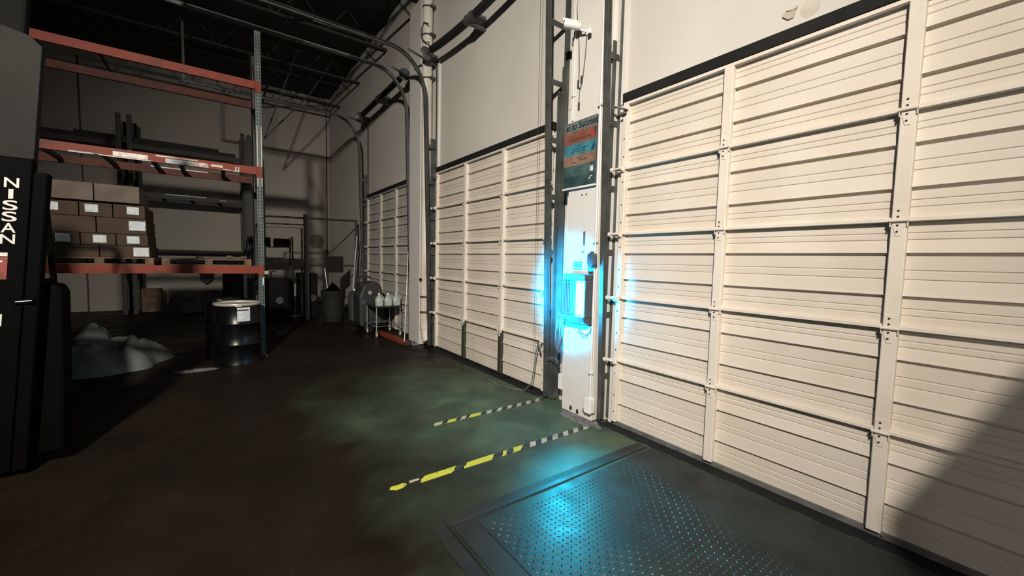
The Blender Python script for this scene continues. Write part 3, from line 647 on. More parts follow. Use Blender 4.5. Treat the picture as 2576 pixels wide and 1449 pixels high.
# ------------------------------------------------------------------ dock leveller
t = thing('dock_leveller', 'steel diamond plate dock leveller set in the floor by nearest door', 'dock leveller', (0, 0, 0))
PX0, PX1, PY0, PY1 = -1.85, -0.10, -0.35, 2.00
MB().box(PX0, PX1, PY0, PY1, 0.0, 0.006).build('deck_plate', M['plate'], t)
MB().box(-2.0, PX0-0.008, PY0, 2.02, 0.0, 0.005).build('border_plate', M['pit_steel'], t)
MB().box(PX0-0.008, PX0, PY0, PY1, 0.0, 0.001).build('gap', M['hole'], t)
MB().box(-2.02, -0.12, 2.075, 2.135, 0.0, 0.004).build('frame_angle', M['pit_steel'], t)
MB().box(-2.02, -0.10, 2.02, 2.032, 0.0, 0.0012).build('gap', M['hole'], t)
MB().box(-2.00, -0.12, 2.035, 2.073, 0.0, 0.006).build('frame_bar', M['plate'], t)
MB().box(-2.115, -2.03, PY0, 2.09, 0.0, 0.004).build('frame_angle', M['pit_steel'], t)
MB().box(-2.025, -2.015, PY0, 2.07, 0.0, 0.010).build('frame_bar', M['plate'], t)
mb = MB(); p = 0.0345; random.seed(5)
ny = int((PY1-PY0-0.06)/p); nx = int((PX1-PX0-0.06)/p)
c45 = math.cos(math.radians(45))
for j in range(ny):
    for i in range(nx):
        x = PX0+0.035+i*p; y = PY0+0.035+j*p
        if y < 0.55 and x > -0.9: pass
        wear = noise.noise(Vector((x*1.4, y*1.4, 3.1)))
        edge = max(0.0, (x+0.75)/0.65)
        h = 0.0032*max(0.0, 1.0-0.9*edge+0.6*wear)
        if x > -0.55+0.25*wear: continue
        h = max(h, 0.0007)
        s_ = 1 if (i+j) % 2 else -1
        dx, dy = c45, s_*c45; L_, W_ = 0.0135, 0.0045
        px_, py_ = -dy, dx; z0 = 0.0058
        vs = [(x-dx*L_, y-dy*L_, z0), (x-dx*L_*.35-px_*W_, y-dy*L_*.35-py_*W_, z0), (x+dx*L_*.35-px_*W_, y+dy*L_*.35-py_*W_, z0), (x+dx*L_, y+dy*L_, z0),
              (x+dx*L_*.35+px_*W_, y+dy*L_*.35+py_*W_, z0), (x-dx*L_*.35+px_*W_, y-dy*L_*.35+py_*W_, z0), (x-dx*L_*.4, y-dy*L_*.4, z0+h), (x+dx*L_*.4, y+dy*L_*.4, z0+h)]
        mb.add(vs, [(0,1,6), (1,2,7,6), (2,3,7), (3,4,7), (4,5,6,7), (5,0,6)])
o = mb.build('raised_lugs', M['lug'], t, smooth=True); o['kind'] = 'stuff'; o['label'] = 'raised diamond pattern lugs'

# ------------------------------------------------------------------ pallet rack (front)
RX1, RX0, RY0, RY1 = -2.54, -5.30, 7.40, 8.36
rk = thing('pallet_rack', 'tall pallet rack with orange-red beams behind the black drum', 'rack', (RX1, RY0, 0))
def rp(n, mb, m_, **k): return mb.build(n, m_, rk, **k)
for xx in (0.0, RX0-RX1):
    for yy in (0.0, RY1-RY0):
        mb = MB(); s_ = -1 if yy == 0 else 1
        mb.box(xx-0.04, xx+0.04, yy-0.001, yy+0.002, 0.01, 4.95) if yy == 0 else mb.box(xx-0.04, xx+0.04, yy-0.002, yy+0.001, 0.01, 4.95)
        mb.box(xx-0.04, xx-0.037, min(yy, yy-s_*0.07), max(yy, yy-s_*0.07), 0.01, 4.95); mb.box(xx+0.037, xx+0.04, min(yy, yy-s_*0.07), max(yy, yy-s_*0.07), 0.01, 4.95)
        front = rp('upright', mb, M['rack_green'] if yy == 0 else M['rack_dark'])
        rp('foot_plate', MB().box(xx-0.06, xx+0.06, yy-0.05, yy+0.09, 0.0, 0.01), M['rack_green'])
        if yy == 0:
            mb = MB(); z = 0.12
            while z < 4.9:
                for dx in (-0.02, 0.02): mb.prism([(xx+dx-0.006, z-0.012), (xx+dx+0.006, z-0.012), (xx+dx+0.008, z+0.008), (xx+dx, z+0.014), (xx+dx-0.008, z+0.008)], 1, yy-0.0022, yy)
                z += 0.051
            o = rp('teardrop_holes', mb, M['hole']); o['kind'] = 'stuff'
    z = 0.3; k = 0
    while z < 4.8:
        rp('frame_brace', MB().bar((xx, 0.05, z), (xx, RY1-RY0-0.05, z), 0.03, 0.03), M['rack_dark'])
        if z+0.9 < 4.9: rp('frame_brace', MB().bar((xx, 0.05, z+0.03), (xx, RY1-RY0-0.05, z+0.87), 0.03, 0.03), M['rack_dark'])
        z += 0.9
LX = RX0-RX1
for z in (4.14, 2.87, 1.36):
    for yy, nm in ((-0.028, 'front_beam'), (RY1-RY0+0.002, 'rear_beam')):
        mb = MB(); mb.prism([(yy, z-0.055), (yy+0.045, z-0.055), (yy+0.045, z+0.03), (yy+0.03, z+0.03), (yy+0.03, z+0.055), (yy, z+0.055)], 0, LX+0.045, -0.045)
        rp(nm, mb, M['red_steel'] if nm == 'front_beam' else M['red_shaded'])
        for xe in (0.0, LX):
            s_ = 1 if xe == LX else -1
            rp('beam_clip', MB().box(xe+s_*0.035 if s_ < 0 else xe+0.035, xe+s_*0.045 if s_ < 0 else xe+0.045, yy, yy+0.04, z-0.09, z+0.07), M['red_steel'])
            if nm == 'front_beam': rp('beam_clip', MB().box(xe-0.035, xe+0.035, yy+0.015, yy+0.0265, z-0.09, z+0.07), M['red_steel'])
for x in (-0.45, -0.95, -1.25, -1.75, -2.3):
    rp('pallet_support', MB().box(x-0.025, x+0.025, 0.0, RY1-RY0, 2.87-0.02, 2.87+0.03), M['rack_dark'])
# scuffed tape and labels on the middle front beam
for x0, x1, z0, z1, k in ((-2.02, -1.75, -0.055, -0.036, 'label'), (-1.80, -1.25, -0.054, -0.044, 'scuffed'), (-1.62, -1.28, -0.038, 0.020, 'scuffed'), (-1.10, -0.80, -0.05, 0.012, 'label'), (-1.20, -0.75, 0.026, 0.042, 'scuffed'), (-0.80, -0.63, -0.045, 0.012, 'scuffed'),
                          (-0.60, -0.46, -0.02, 0.012, 'scuffed'), (-0.46, -0.36, -0.048, -0.036, 'label'), (-0.31, -0.295, -0.04, 0.02, 'label'), (-0.275, -0.262, -0.04, 0.02, 'label'), (-0.34, -0.26, -0.05, -0.04, 'label')):
    rp('beam_label_or_glint', MB().box(x0, x1, -0.0295, -0.028, 2.87+z0, 2.87+z1), M[k])
# thin pale strip: painted glint along the rear middle beam
rp('beam_label_or_glint', MB().box(-1.35, -0.65, RY1-RY0-0.0, RY1-RY0+0.0015, 2.905, 2.92), M['label'])
rp('upright_sticker', MB().box(0.012, 0.03, -0.0035, -0.001, 1.12, 1.24), M['label'])
rp('row_spacer', MB().box(0.04, 0.09, 0.0, 0.05, 1.29, 1.34), M['drum_ring'])
rp('guard_strip', MB().box(-0.030, -0.018, -0.006, -0.001, 2.65, 3.55), M['drum_ring']); rp('guard_strip', MB().box(0.022, 0.034, -0.006, -0.001, 2.65, 3.55), M['drum_ring'])

# pallets
def pallet(x, y, z, w_, d_, lab, h=0.10):
    t = thing('pallet', lab, 'pallet', (x, y, z))
    for i in range(3): MB().box(0, w_, i*(d_-0.09)/2, i*(d_-0.09)/2+0.09, 0.0, h*0.18).build('bottom_board', M['pallet'], t)
    for i in range(3): MB().box(i*(w_-0.09)/2, i*(w_-0.09)/2+0.09, 0, d_, h*0.18, h*0.82).build('stringer', M['pallet'], t)
    for i in range(6): MB().box(0, w_, i*(d_-0.11)/5, i*(d_-0.11)/5+0.11, h*0.82, h).build('deck_board', M['pallet'], t)
    return t
pallet(-4.86, 7.38, 1.4155, 1.06, 0.98, 'wooden pallet carrying the carton stack on the lower beam')
pallet(-3.72, 7.40, 1.4155, 1.05, 0.96, 'empty wooden pallet at right of the cartons on lower beam')
# cartons on the pallet
rows = [(0.0, 0.155, 'carton', [(0, 0.5), (0.5, 1.0)]), (0.155, 0.31, 'carton', [(0, 0.33), (0.33, 0.66), (0.66, 0.98)]), (0.31, 0.52, 'carton', [(0, 0.48), (0.48, 0.97)]),
        (0.52, 0.70, 'carton', [(0, 0.33), (0.33, 0.64), (0.64, 0.96)]), (0.72, 0.95, 'carton_pale', [(0.02, 0.47), (0.47, 0.91)])]
lab_rows = ['bottom', 'second', 'middle', 'fourth', 'top']
lab_pos = {2: ['left', 'right'], 3: ['left', 'centre', 'right']}
for r, (z0, z1, mk, segs) in enumerate(rows):
    for c, (a, b) in enumerate(segs):
        for dpt in (0, 1):
            depth_lab = 'front' if dpt == 0 else 'hidden rear'
            t = thing('carton', '%s brown carton in the %s layer of the rack stack, %s row' % (lab_pos[len(segs)][c], lab_rows[r], depth_lab), 'box', (-4.83+a+0.005, 7.41+dpt*0.47, 1.516+z0+0.001), group='cartons stacked on the lower rack beam')
            ww, hh = b-a-0.01, z1-z0-0.004
            MB().box(0, ww, 0, 0.455, 0, hh).build('body', M[mk], t, bevel=0.006)
            MB().box(0.002, ww-0.002, 0.21, 0.25, hh, hh+0.001).build('packing_tape', M['scuffed'], t)
            if dpt == 0:
                L_ = None
                if r == 3: L_ = (0.03+[0.0, 0.02, 0.10][c], 0.12, hh*0.30, hh*0.86)
                if r == 1: L_ = (0.06+[0.05, 0.05, 0.04][c], 0.125, hh*0.2, hh*0.85)
                if r == 2 and c == 1: L_ = (ww-0.175, 0.165, hh*0.25, hh*0.85)
                if r == 0 and c == 1: L_ = (ww-0.17, 0.155, hh*0.10, hh*0.88)
                if L_: MB().box(L_[0], min(L_[0]+L_[1], ww-0.01), -0.0015, 0.0, L_[2], L_[3]).build('shipping_label', M['label'], t)
# loose items on the empty pallet
random.seed(4)
for i, (x, w_, h_) in enumerate(((-3.35, 0.16, 0.03), (-2.98, 0.13, 0.05), (-2.80, 0.12, 0.045))):
    tag(MB().tube([(x, 7.46, 1.52+h_/2), (x+w_*0.6, 7.46, 1.52+h_/2)], h_/2, 10).build('offcut', M['pallet']), ['short wooden offcut lying left on the empty pallet', 'rounded wooden offcut lying centre on the empty pallet', 'small wooden offcut at right on the empty pallet'][i], 'wood')

# ------------------------------------------------------------------ drum
t = thing('steel_drum', 'black steel drum with pale rim standing under the rack', 'drum', (-2.87, 7.12, 0))
H = 0.88; R_ = 0.285
prof = [(0.0, 0.012), (R_-0.01, 0.012), (R_, 0.0), (R_, 0.02), (R_-0.006, 0.03), (R_-0.006, 0.28), (R_+0.006, 0.295), (R_-0.006, 0.31), (R_-0.006, 0.58), (R_+0.006, 0.595), (R_-0.006, 0.61), (R_-0.006, 0.84), (R_-0.004, 0.86)]
MB().lathe(prof, (0, 0, 0), 48).build('body', M['drum'], t, smooth=True)
MB().lathe([(R_-0.02, 0.872), (R_-0.012, 0.89), (R_+0.004, 0.892), (R_+0.010, 0.878), (R_+0.004, 0.860), (R_-0.006, 0.858)], (0, 0, 0), 48).build('closing_ring', M['drum_ring'], t, smooth=True)
MB().lathe([(0.0, 0.872), (R_-0.015, 0.872), (R_-0.015, 0.866)], (0, 0, 0), 48).build('lid', M['drum_ring'], t)
MB().box(-0.04, 0.04, -R_-0.03, -R_-0.004, 0.855, 0.872).build('ring_lock', M['drum_ring'], t)
# curved paper label facing the camera
a0, a1 = math.radians(-93), math.radians(-60); n = 8; mb = MB(); vs = []
for i in range(n+1):
    a = a0+(a1-a0)*i/n
    for z in (0.64, 0.84): vs.append(((R_-0.004)*math.cos(a), (R_-0.004)*math.sin(a), z))
mb.add(vs, [(2*i, 2*i+2, 2*i+3, 2*i+1) for i in range(n)]); mb.build('paper_label', M['label'], t)
mb = MB(); vs = []
for i in range(n):
    a = a0+(a1-a0)*i/n
    for z in (0.79, 0.812): vs.append(((R_-0.0025)*math.cos(a), (R_-0.0025)*math.sin(a), z))
mb.add(vs, [(2*i, 2*i+2, 2*i+3, 2*i+1) for i in range(n-1)]); mb.build('label_print', M['zapper'], t)
t = thing('steel_drum', 'second black drum just behind the pale rimmed one', 'drum', (-2.98, 7.78, 0))
MB().lathe([(0.0, 0.0)]+[(p_[0], p_[1]) for p_ in prof[2:]]+[(R_-0.02, 0.89), (R_-0.03, 0.87), (0.0, 0.87)], (0, 0, 0), 40).build('body', M['drum'], t, smooth=True)
MB().lathe([(0.0, 0.02), (0.035, 0.02), (0.04, 0.0)], (-0.1, -0.15, 0.87), 12).build('bung', M['drum_ring'], t)

# ------------------------------------------------------------------ crumpled sheeting under the rack
def heap(name, cx, cy, rx, ry, h, m_, lab, seed, n=46, kind='cover'):
    random.seed(seed); vs = []; fs = []
    for j in range(n+1):
        for i in range(n+1):
            u = i/n*2-1; v = j/n*2-1
            rad = math.sqrt(u*u+v*v); ang = math.atan2(v, u)
            lim = 0.78+0.2*noise.noise(Vector((math.cos(ang)*1.6, math.sin(ang)*1.6, seed)))
            e = max(0.0, 1-rad/lim); z = h*(e**0.7)*(0.7+0.45*noise.noise(Vector((u*2.4, v*2.4, seed+5)))+0.25*abs(noise.noise(Vector((u*7, v*7, seed+9)))))
            if rad > lim: u *= lim/rad; v *= lim/rad; z = 0
            z += 0.02*abs(noise.noise(Vector((u*14, v*14, seed))))*(1 if e > 0 else 0)
            vs.append((u*rx, v*ry, max(0.002, z)))
    for j in range(n):
        for i in range(n):
            a = j*(n+1)+i; fs.append((a, a+1, a+n+2, a+n+1))
    o = MB().add(vs, fs).build(name, m_, smooth=True); o.location = (cx, cy, 0); return tag(o, lab, kind)
heap('plastic_sheeting', -4.45, 7.80, 0.95, 0.90, 0.72, M['sheeting'], 'crumpled translucent plastic sheeting heaped below the rack', 2)
heap('plastic_sheeting', -3.38, 6.86, 0.36, 0.10, 0.02, M['sheeting'], 'thin trailing end of plastic sheeting on open floor', 8)
heap('plastic_bag', -3.85, 14.1, 0.75, 0.5, 0.62, M['sheeting'], 'pale plastic bag against the far wall behind the drum', 5)
t = thing('small_carton', 'dark brown carton by the far wall behind the rack', 'box', (-4.75, 14.35, 0))
MB().box(0, 0.42, 0, 0.4, 0, 0.62).build('body', M['pallet'], t, bevel=0.01); MB().box(0.0, 0.42, 0.18, 0.22, 0.62, 0.622).build('packing_tape', M['scuffed'], t)

# ------------------------------------------------------------------ rear rack by the far wall
rk = thing('wall_rack', 'dark pallet rack standing against the far wall', 'rack', (-4.9, 14.0, 0))
for xx in (-2.5, -0.10, 0.10, 2.45):
    for yy in (0, 0.85): rp('upright', MB().box(xx-0.045, xx+0.045, yy-0.04, yy+0.04, 0, 5.0 if abs(xx) < 1 or xx > 2 else 4.9), M['rack_dark'])
    rp('frame_brace', MB().bar((xx, 0, 0.5), (xx, 0.85, 1.5), 0.03, 0.03), M['rack_dark']); rp('frame_brace', MB().bar((xx, 0, 2.5), (xx, 0.85, 3.6), 0.03, 0.03), M['rack_dark'])
for z in (4.24, 3.06, 1.62):
    for a, b in ((-2.46, -0.12), (0.12, 2.41)):
        for yy in (-0.05, 0.86): rp('beam', MB().box(a, b, yy, yy+0.05, z-0.06, z+0.06), M['rack_dark'])
for x in (0.6, 1.2, 1.8, -0.7, -1.5): rp('pallet_support', MB().box(x-0.04, x+0.04, -0.04, 0.88, 3.13, 3.16), M['rack_dark'])
rp('beam_label_or_glint', MB().box(0.75, 1.6, -0.054, -0.05, 3.10, 3.125), M['label']); rp('beam_label_or_glint', MB().box(1.9, 2.05, -0.054, -0.05, 3.06, 3.08), M['label'])
labs = ['long dark pipe lying topmost across the far wall rack', 'long dark pipe lying second across the far wall rack', 'long dark pipe resting at the front of far wall rack top']
for i in range(3):
    tag(MB().tube([(-7.0+0.1*i, 14.05+0.2*i, 4.36+0.0*i), (-2.62-0.1*i, 14.05+0.2*i, 4.36)], 0.05, 8).build('long_pipe', M['rack_dark']), labs[i], 'pipe')
tag(MB().tube([(-5.8, 14.2, 4.46), (-3.0, 14.15, 4.46)], 0.045, 8).build('long_pipe', M['rack_dark']), 'dark pipe stacked on top of the others on far rack', 'pipe')
o = MB().tube([(-2.32, 13.6, 0.0), (-2.32, 13.6, 3.9), (-2.32, 13.6, 4.6), (-2.32, 13.6, 4.9)], [0.17, 0.17, 0.15, 0.03], 14).build('carpet_roll', mat('roll', (0.10, 0.10, 0.095), 0.8), smooth=True)
tag(o, 'tall grey roll with rounded top standing at the far rack end', 'roll')

# ------------------------------------------------------------------ chain link cage by the far corner
cg = thing('chain_link_cage', 'black framed chain link cage in the far corner by the dim door', 'fence', (-1.29, 11.2, 0))
def cp(n, mb, m_='cagepost'): return mb.build(n, M[m_], cg)
cp('post', MB().box(-0.055, 0.055, -0.04, 0.04, 0, 2.62)); cp('post', MB().tube([(1.2, 0, 0), (1.2, 0, 2.58)], 0.032, 8)); cp('post', MB().tube([(-0.98, 0, 0), (-0.98, 0, 2.52)], 0.03, 8))
cp('top_rail', MB().tube([(-0.98, 0, 2.51), (1.2, 0, 2.55)], 0.022, 8)); cp('mid_rail', MB().tube([(0.05, 0, 1.36), (1.2, 0, 1.36)], 0.02, 8))
cp('gate_frame', MB().tube([(-0.10, 0, 0.1), (-0.10, 0, 2.28), (-0.92, 0, 2.26), (-0.92, 0, 0.1), (-0.10, 0, 0.1)], 0.022, 6))
cp('header_bar', MB().tube([(-0.98, 0, 2.34), (-0.05, 0, 2.36)], 0.016, 6))
mb = MB(); st = 0.11
def wire(a, b): mb.tube([a, b], 0.0015, 3, cap=False)
for x0, x1 in ((-0.90, -0.12), (0.06, 1.17)):
    z0, z1 = 0.1, 2.26 if x1 < 0 else 2.53; k = x0-(z1-z0)
    while k < x1:
        a = max(k, x0); b = min(k+(z1-z0), x1)
        if b > a: wire((a, 0, z0+(a-k)), (b, 0, z0+(b-k))); wire((a, 0.004, z1-(a-k)), (b, 0.004, z1-(b-k)))
        k += st
o = mb.build('chain_link_mesh', M['mesh'], cg); o['kind'] = 'stuff'
t = tag(MB().lathe([(0.0, -0.02), (0.23, -0.02), (0.24, 0.0), (0.0, 0.0)], (0, 0, 0), 32, axis=1).build('round_sign', mat('round_sign', (0.155, 0.125, 0.095), 0.7)), 'round brown disc on the far wall inside the cage', 'sign')
t.location = (-0.345, YF-0.0, 2.10)
# things in the cage
def dbox(name, x0, x1, y0, y1, z0, z1, lab, cat, m_='scrub', extra=None):
    t = thing(name, lab, cat, ((x0+x1)/2, (y0+y1)/2, z0)); w_, d_, h_ = (x1-x0)/2, (y1-y0)/2, z1-z0
    MB().box(-w_, w_, -d_, d_, 0, h_).build('body', M[m_], t, bevel=0.015)
    if extra: extra(t, w_, d_, h_)
    return t
t = thing('shelving_unit', 'dark shelving unit inside the cage behind the gate', 'shelf', (-2.0, 12.3, 0))
for x in (-0.45, 0.55):
    for y in (0, 0.45): MB().box(x-0.02, x+0.02, y-0.02, y+0.02, 0, 2.1).build('post', M['cagepost'], t)
for z in (0.35, 0.95, 1.45, 1.82): MB().box(-0.45, 0.55, 0, 0.45, z-0.02, z).build('shelf', M['cagepost'], t)
for i, (x, w_, h_) in enumerate(((-0.2, 0.5, 0.24), (0.32, 0.36, 0.22))):
    dbox('storage_bin', -2.0+x-w_/2, -2.0+x+w_/2, 12.33, 12.7, 1.82, 1.82+h_, ['wider dark bin on the cage shelf top', 'narrower dark bin on the cage shelf top'][i], 'bin', 'soot')
for i, x in enumerate((-2.36, -2.12)):
    tag(MB().lathe([(0, 0), (0.05, 0), (0.05, 0.20), (0.02, 0.25), (0.02, 0.29), (0, 0.29)], (x, 12.05, 1.0), 12).build('bottle', M['cagepost'], smooth=True), ['leftmost black bottle standing on the floor machine in the cage', 'black bottle standing right of another on floor machine'][i], 'bottle')
def extra_m(t, w_, d_, h_):
    MB().tube([(0, -d_, h_), (0.0, -d_-0.1, h_+0.18), (0.1, -d_-0.1, h_+0.2)], 0.02, 6).build('handle', M['cagepost'], t)
    MB().lathe([(0, 0), (0.09, 0), (0.09, -0.03), (0, -0.03)], (w_*0.4, -d_, h_*0.45), 14, axis=1).build('dial', M['track'], t)
dbox('floor_machine', -2.5, -1.55, 11.7, 12.15, 0, 1.0, 'bulky dark floor machine behind the cage gate', 'machine', 'soot', extra_m)
dbox('workbench_cabinet', -1.42, -1.0, 11.4, 12.0, 0, 1.15, 'tall dark cabinet right of the thick cage post', 'cabinet', 'soot', extra_m)
t = thing('trash_barrel', 'dark grey trash barrel in front of the cage', 'barrel', (-0.78, 10.7, 0))
MB().lathe([(0, 0), (0.22, 0), (0.28, 0.70), (0.285, 0.72), (0.285, 0.75), (0.27, 0.75), (0.25, 0.1)], (0, 0, 0), 24).build('body', mat('barrel', (0.022, 0.022, 0.019), 0.7, spec=0.2), t, smooth=True)
for s_ in (-1, 1): MB().box(s_*0.27-0.02, s_*0.27+0.04, -0.05, 0.05, 0.55, 0.60).build('handle', M['scrub'], t)
heap('dark_bag', -0.78, 10.7, 0.22, 0.22, 0.3, M['forkblack'], 'black bag bulging from the trash barrel', 3, 16, 'bag').location.z = 0.72
t = thing('pale_bin', 'pale upright canister right of the trash barrel', 'canister', (-0.30, 10.60, 0))
MB().lathe([(0, 0), (0.14, 0), (0.15, 0.6), (0.10, 0.72), (0.05, 0.75), (0, 0.75)], (0, 0, 0), 18).build('body', mat('pale_bin', (0.05, 0.055, 0.052), 0.5), t, smooth=True)
MB().lathe([(0, 0), (0.05, 0), (0.04, 0.04), (0, 0.04)], (0, 0, 0.75), 12).build('cap', M['drum_ring'], t)
t = thing('mop', 'thin white handled mop leaning in the trash barrel', 'mop', (-0.84, 10.75, 0.3))
MB().tube([(0, 0, 0), (-0.09, 0.15, 1.0)], 0.012, 6).build('handle', M['white_plastic'], t); MB().tube([(0, 0, -0.1), (0, 0, 0.02)], [0.05, 0.02], 8).build('head', M['rope'], t)
t = thing('notice_board', 'dim grey board fixed on the cage front right of the thick post', 'board', (-0.63, 11.16, 1.18))
MB().box(-0.20, 0.20, -0.012, 0.0, 0, 0.42).build('panel', M['forkgrey'], t); MB().box(-0.205, 0.205, -0.014, 0.002, 0.41, 0.43).build('edge_strip', M['scrub'], t)
t = thing('sway_brace', 'pair of thin dark braces slanting down from the roof behind the rack', 'brace', (-2.08, 12.0, 4.5))
for b in ((0.77, 0, 2.37), (1.02, 0, 1.30), ): MB().bar((0, 0, 0), b, 0.03, 0.03).build('rod', M['rack_dark'], t)
MB().box(0.70, 0.84, -0.05, 0.05, 2.34, 2.375).build('clamp', M['rack_dark'], t); MB().bar((1.02, 0, 1.30), (1.62, 0, 2.37), 0.03, 0.03).build('rod', M['rack_dark'], t)
dbox('black_bin', -2.98, -2.52, 14.15, 14.6, 0, 1.02, 'black bin by the far wall above the drum rim', 'bin', 'forkblack', lambda t, w_, d_, h_: MB().tube([(-w_*0.8, -d_*0.9, h_*0.85), (0, -d_-0.1, h_+0.12), (w_*0.8, -d_*0.9, h_*0.85)], 0.02, 6).build('handle', M['forkblack'], t))
t = thing('wall_basket', 'small dark tapered basket hanging on the far wall left of black bin', 'basket', (-3.36, YF-0.002, 0.68))
MB().prism([(-0.17, 0.34), (0.17, 0.34), (0.13, 0.12), (0.0, 0.0), (-0.13, 0.12)], 1, -0.14, 0.0).build('body', M['scrub'], t, bevel=0.02); MB().box(-0.18, 0.18, -0.15, 0.0, 0.34, 0.36).build('rim', M['forkblack'], t)
# poles leaning by the farthest track
for i, (a, b, r, m_) in enumerate((((-0.28, 11.02, 0.0), (-0.14, 10.92, 2.15), 0.014, 'white_plastic'), ((-0.30, 10.86, 0.0), (-0.14, 10.80, 1.75), 0.016, 'track'), ((-0.18, 11.12, 0.0), (-0.12, 11.06, 1.55), 0.012, 'track_light'))):
    t = thing('leaning_pole', ['tallest white pole leaning at the cage corner', 'dull grey pole leaning lowest at the cage corner', 'short bright pole leaning behind others at the cage corner'][i], 'pole', a)
    MB().tube([(0, 0, 0), Vector(b)-Vector(a)], r, 8).build('shaft', M[m_], t, smooth=True)
    MB().tube([(0, 0, 0), (Vector(b)-Vector(a))*0.02], r*1.4, 8).build('end_cap', M['cagepost'], t)
t = thing('leaning_pole', 'thin pale pole leaning on the pilaster behind the jug cart', 'pole', (-0.36, 7.04, 0))
MB().tube([(0, 0, 0), (0.23, 0.42, 1.70)], 0.010, 8).build('shaft', M['track_light'], t, smooth=True); MB().tube([(0, 0, 0), (0.005, 0.01, 0.04)], 0.014, 8).build('end_cap', M['cagepost'], t)

# ------------------------------------------------------------------ jug cart
t = thing('wheeled_cart', 'silver framed wheeled cart holding three jugs', 'cart', (-0.33, 8.28, 0))
cw, cd, chh = 0.24, 0.31, 0.60
for sx in (-1, 1):
    for sy in (-1, 1):
        l = MB().tube([(sx*cw, sy*cd, 0.11), (sx*cw, sy*cd, chh)], 0.012, 8).build('leg', M['track_light'], t, smooth=True)
        c = MB().lathe([(0.012, -0.012), (0.045, -0.012), (0.05, 0), (0.045, 0.012), (0.012, 0.012)], (sx*cw, sy*cd, 0.05), 18, axis=0).build('caster', M['drum_ring'], t, smooth=True)
        MB().box(sx*cw-0.02, sx*cw+0.02, sy*cd-0.015, sy*cd+0.015, 0.085, 0.12).build('fork', M['track_light'], t)
MB().box(-cw-0.02, cw+0.02, -cd-0.02, cd+0.02, chh, chh+0.025).build('top_shelf', M['scrub'], t, bevel=0.004)
for sx in (-1, 1): MB().tube([(sx*cw, -cd, 0.22), (sx*cw, cd, 0.22)], 0.009, 6).build('stretcher', M['track_light'], t)
for sy in (-1, 1): MB().tube([(-cw, sy*cd, 0.22), (cw, sy*cd, 0.22)], 0.009, 6).build('stretcher', M['track_light'], t)
def jug(x, y, z, lab):
    t = thing('jug', lab, 'jug', (x, y, z), group='jugs on the silver cart')
    mb = MB(); w0 = 0.075
    prof_ = [(w0*0.92, 0.0), (w0, 0.01), (w0, 0.13), (w0*0.85, 0.165), (w0*0.55, 0.195), (w0*0.28, 0.215), (w0*0.26, 0.235)]
    n = 20; vs = []
    for r, h in prof_:
        for k in range(n):
            a = 2*PI*k/n; c, s_ = math.cos(a), math.sin(a); q = (abs(c)**4+abs(s_)**4)**0.25 if h < 0.16 else 1.0
            vs.append((r*c/q, r*s_/q, h))
    fs = [(i*n+k, i*n+(k+1)%n, (i+1)*n+(k+1)%n, (i+1)*n+k) for i in range(len(prof_)-1) for k in range(n)]+[tuple(range(n))[::-1]]
    mb.add(vs, fs); mb.build('body', M['jug'], t, smooth=True)
    MB().tube([(0.03, 0, 0.222), (0.06, 0, 0.20), (0.088, 0, 0.165), (0.085, 0, 0.12)], 0.010, 7).build('handle', M['jug'], t, smooth=True)
    MB().lathe([(0, 0.262), (0.020, 0.262), (0.023, 0.235), (0.023, 0.228), (0, 0.228)], (0, 0, 0), 14).build('cap', M['white_plastic'], t)
jug(-0.49, 8.06, 0.626, 'leftmost cloudy jug on the silver cart'); jug(-0.31, 8.06, 0.626, 'middle cloudy jug on the silver cart'); jug(-0.13, 8.08, 0.626, 'rightmost cloudy jug on the silver cart')
# floor scrubber behind the cart
t = thing('floor_scrubber', 'dark grey floor scrubber standing behind the jug cart', 'machine', (-0.38, 8.98, 0))
MB().prism([(-0.30, 0.12), (-0.32, 0.75), (-0.22, 1.02), (0.02, 1.08), (0.14, 1.0), (0.24, 0.6), (0.27, 0.12)], 1, -0.28, 0.26).build('body', M['scrub'], t, bevel=0.04)
MB().tube([(-0.22, -0.2, 0.95), (-0.32, -0.2, 1.12), (-0.22, -0.18, 1.2), (-0.05, -0.15, 1.16)], 0.022, 8).build('handle', M['scrub'], t, smooth=True)
for y in (-0.29, 0.26):
    MB().lathe([(0, -0.02), (0.12, -0.02), (0.12, 0.02), (0, 0.02)], (-0.12, y, 0.12), 18, axis=1).build('wheel', M['black_rubber'], t, smooth=True)
MB().lathe([(0, -0.02), (0.04, -0.015), (0.045, 0.0)], (-0.10, -0.29, 0.84), 14, axis=1).build('dial', M['drum_ring'], t)
MB().box(-0.28, -0.20, -0.292, -0.28, 0.60, 0.70).build('badge', M['zapper'], t)
MB().tube([(0.1, -0.25, 0.9), (0.24, -0.32, 0.6), (0.28, -0.32, 0.2)], 0.02, 6).build('hose', M['black_rubber'], t, smooth=True)
MB().lathe([(0, -0.012), (0.009, -0.008), (0.012, 0)], (0.10, -0.285, 0.88), 8, axis=1).build('knob', M['chrome'], t)
# rusty red spare beam on the floor
t = thing('spare_beam', 'rusty orange-red steel beam lying on floor under the jug cart', 'beam', (-0.30, 7.02, 0), rot=(0, 0, math.radians(3)))
MB().box(-0.07, 0.07, 0, 1.45, 0.0, 0.055).build('beam', M['red_steel'], t, bevel=0.004)
MB().box(-0.075, 0.075, -0.012, 0.0, 0.0, 0.07).build('end_clip', M['rack_dark'], t)
t = thing('floor_bracket', 'small pale anchor bracket on floor at the far pilaster foot', 'bracket', (-0.17, 7.02, 0))
MB().box(-0.06, 0.05, -0.08, 0.06, 0, 0.012).build('plate', M['track_light'], t); MB().tube([(-0.05, -0.02, 0.012), (-0.05, -0.02, 0.07), (0.0, -0.02, 0.07)], 0.012, 8).build('stud', M['track_light'], t)

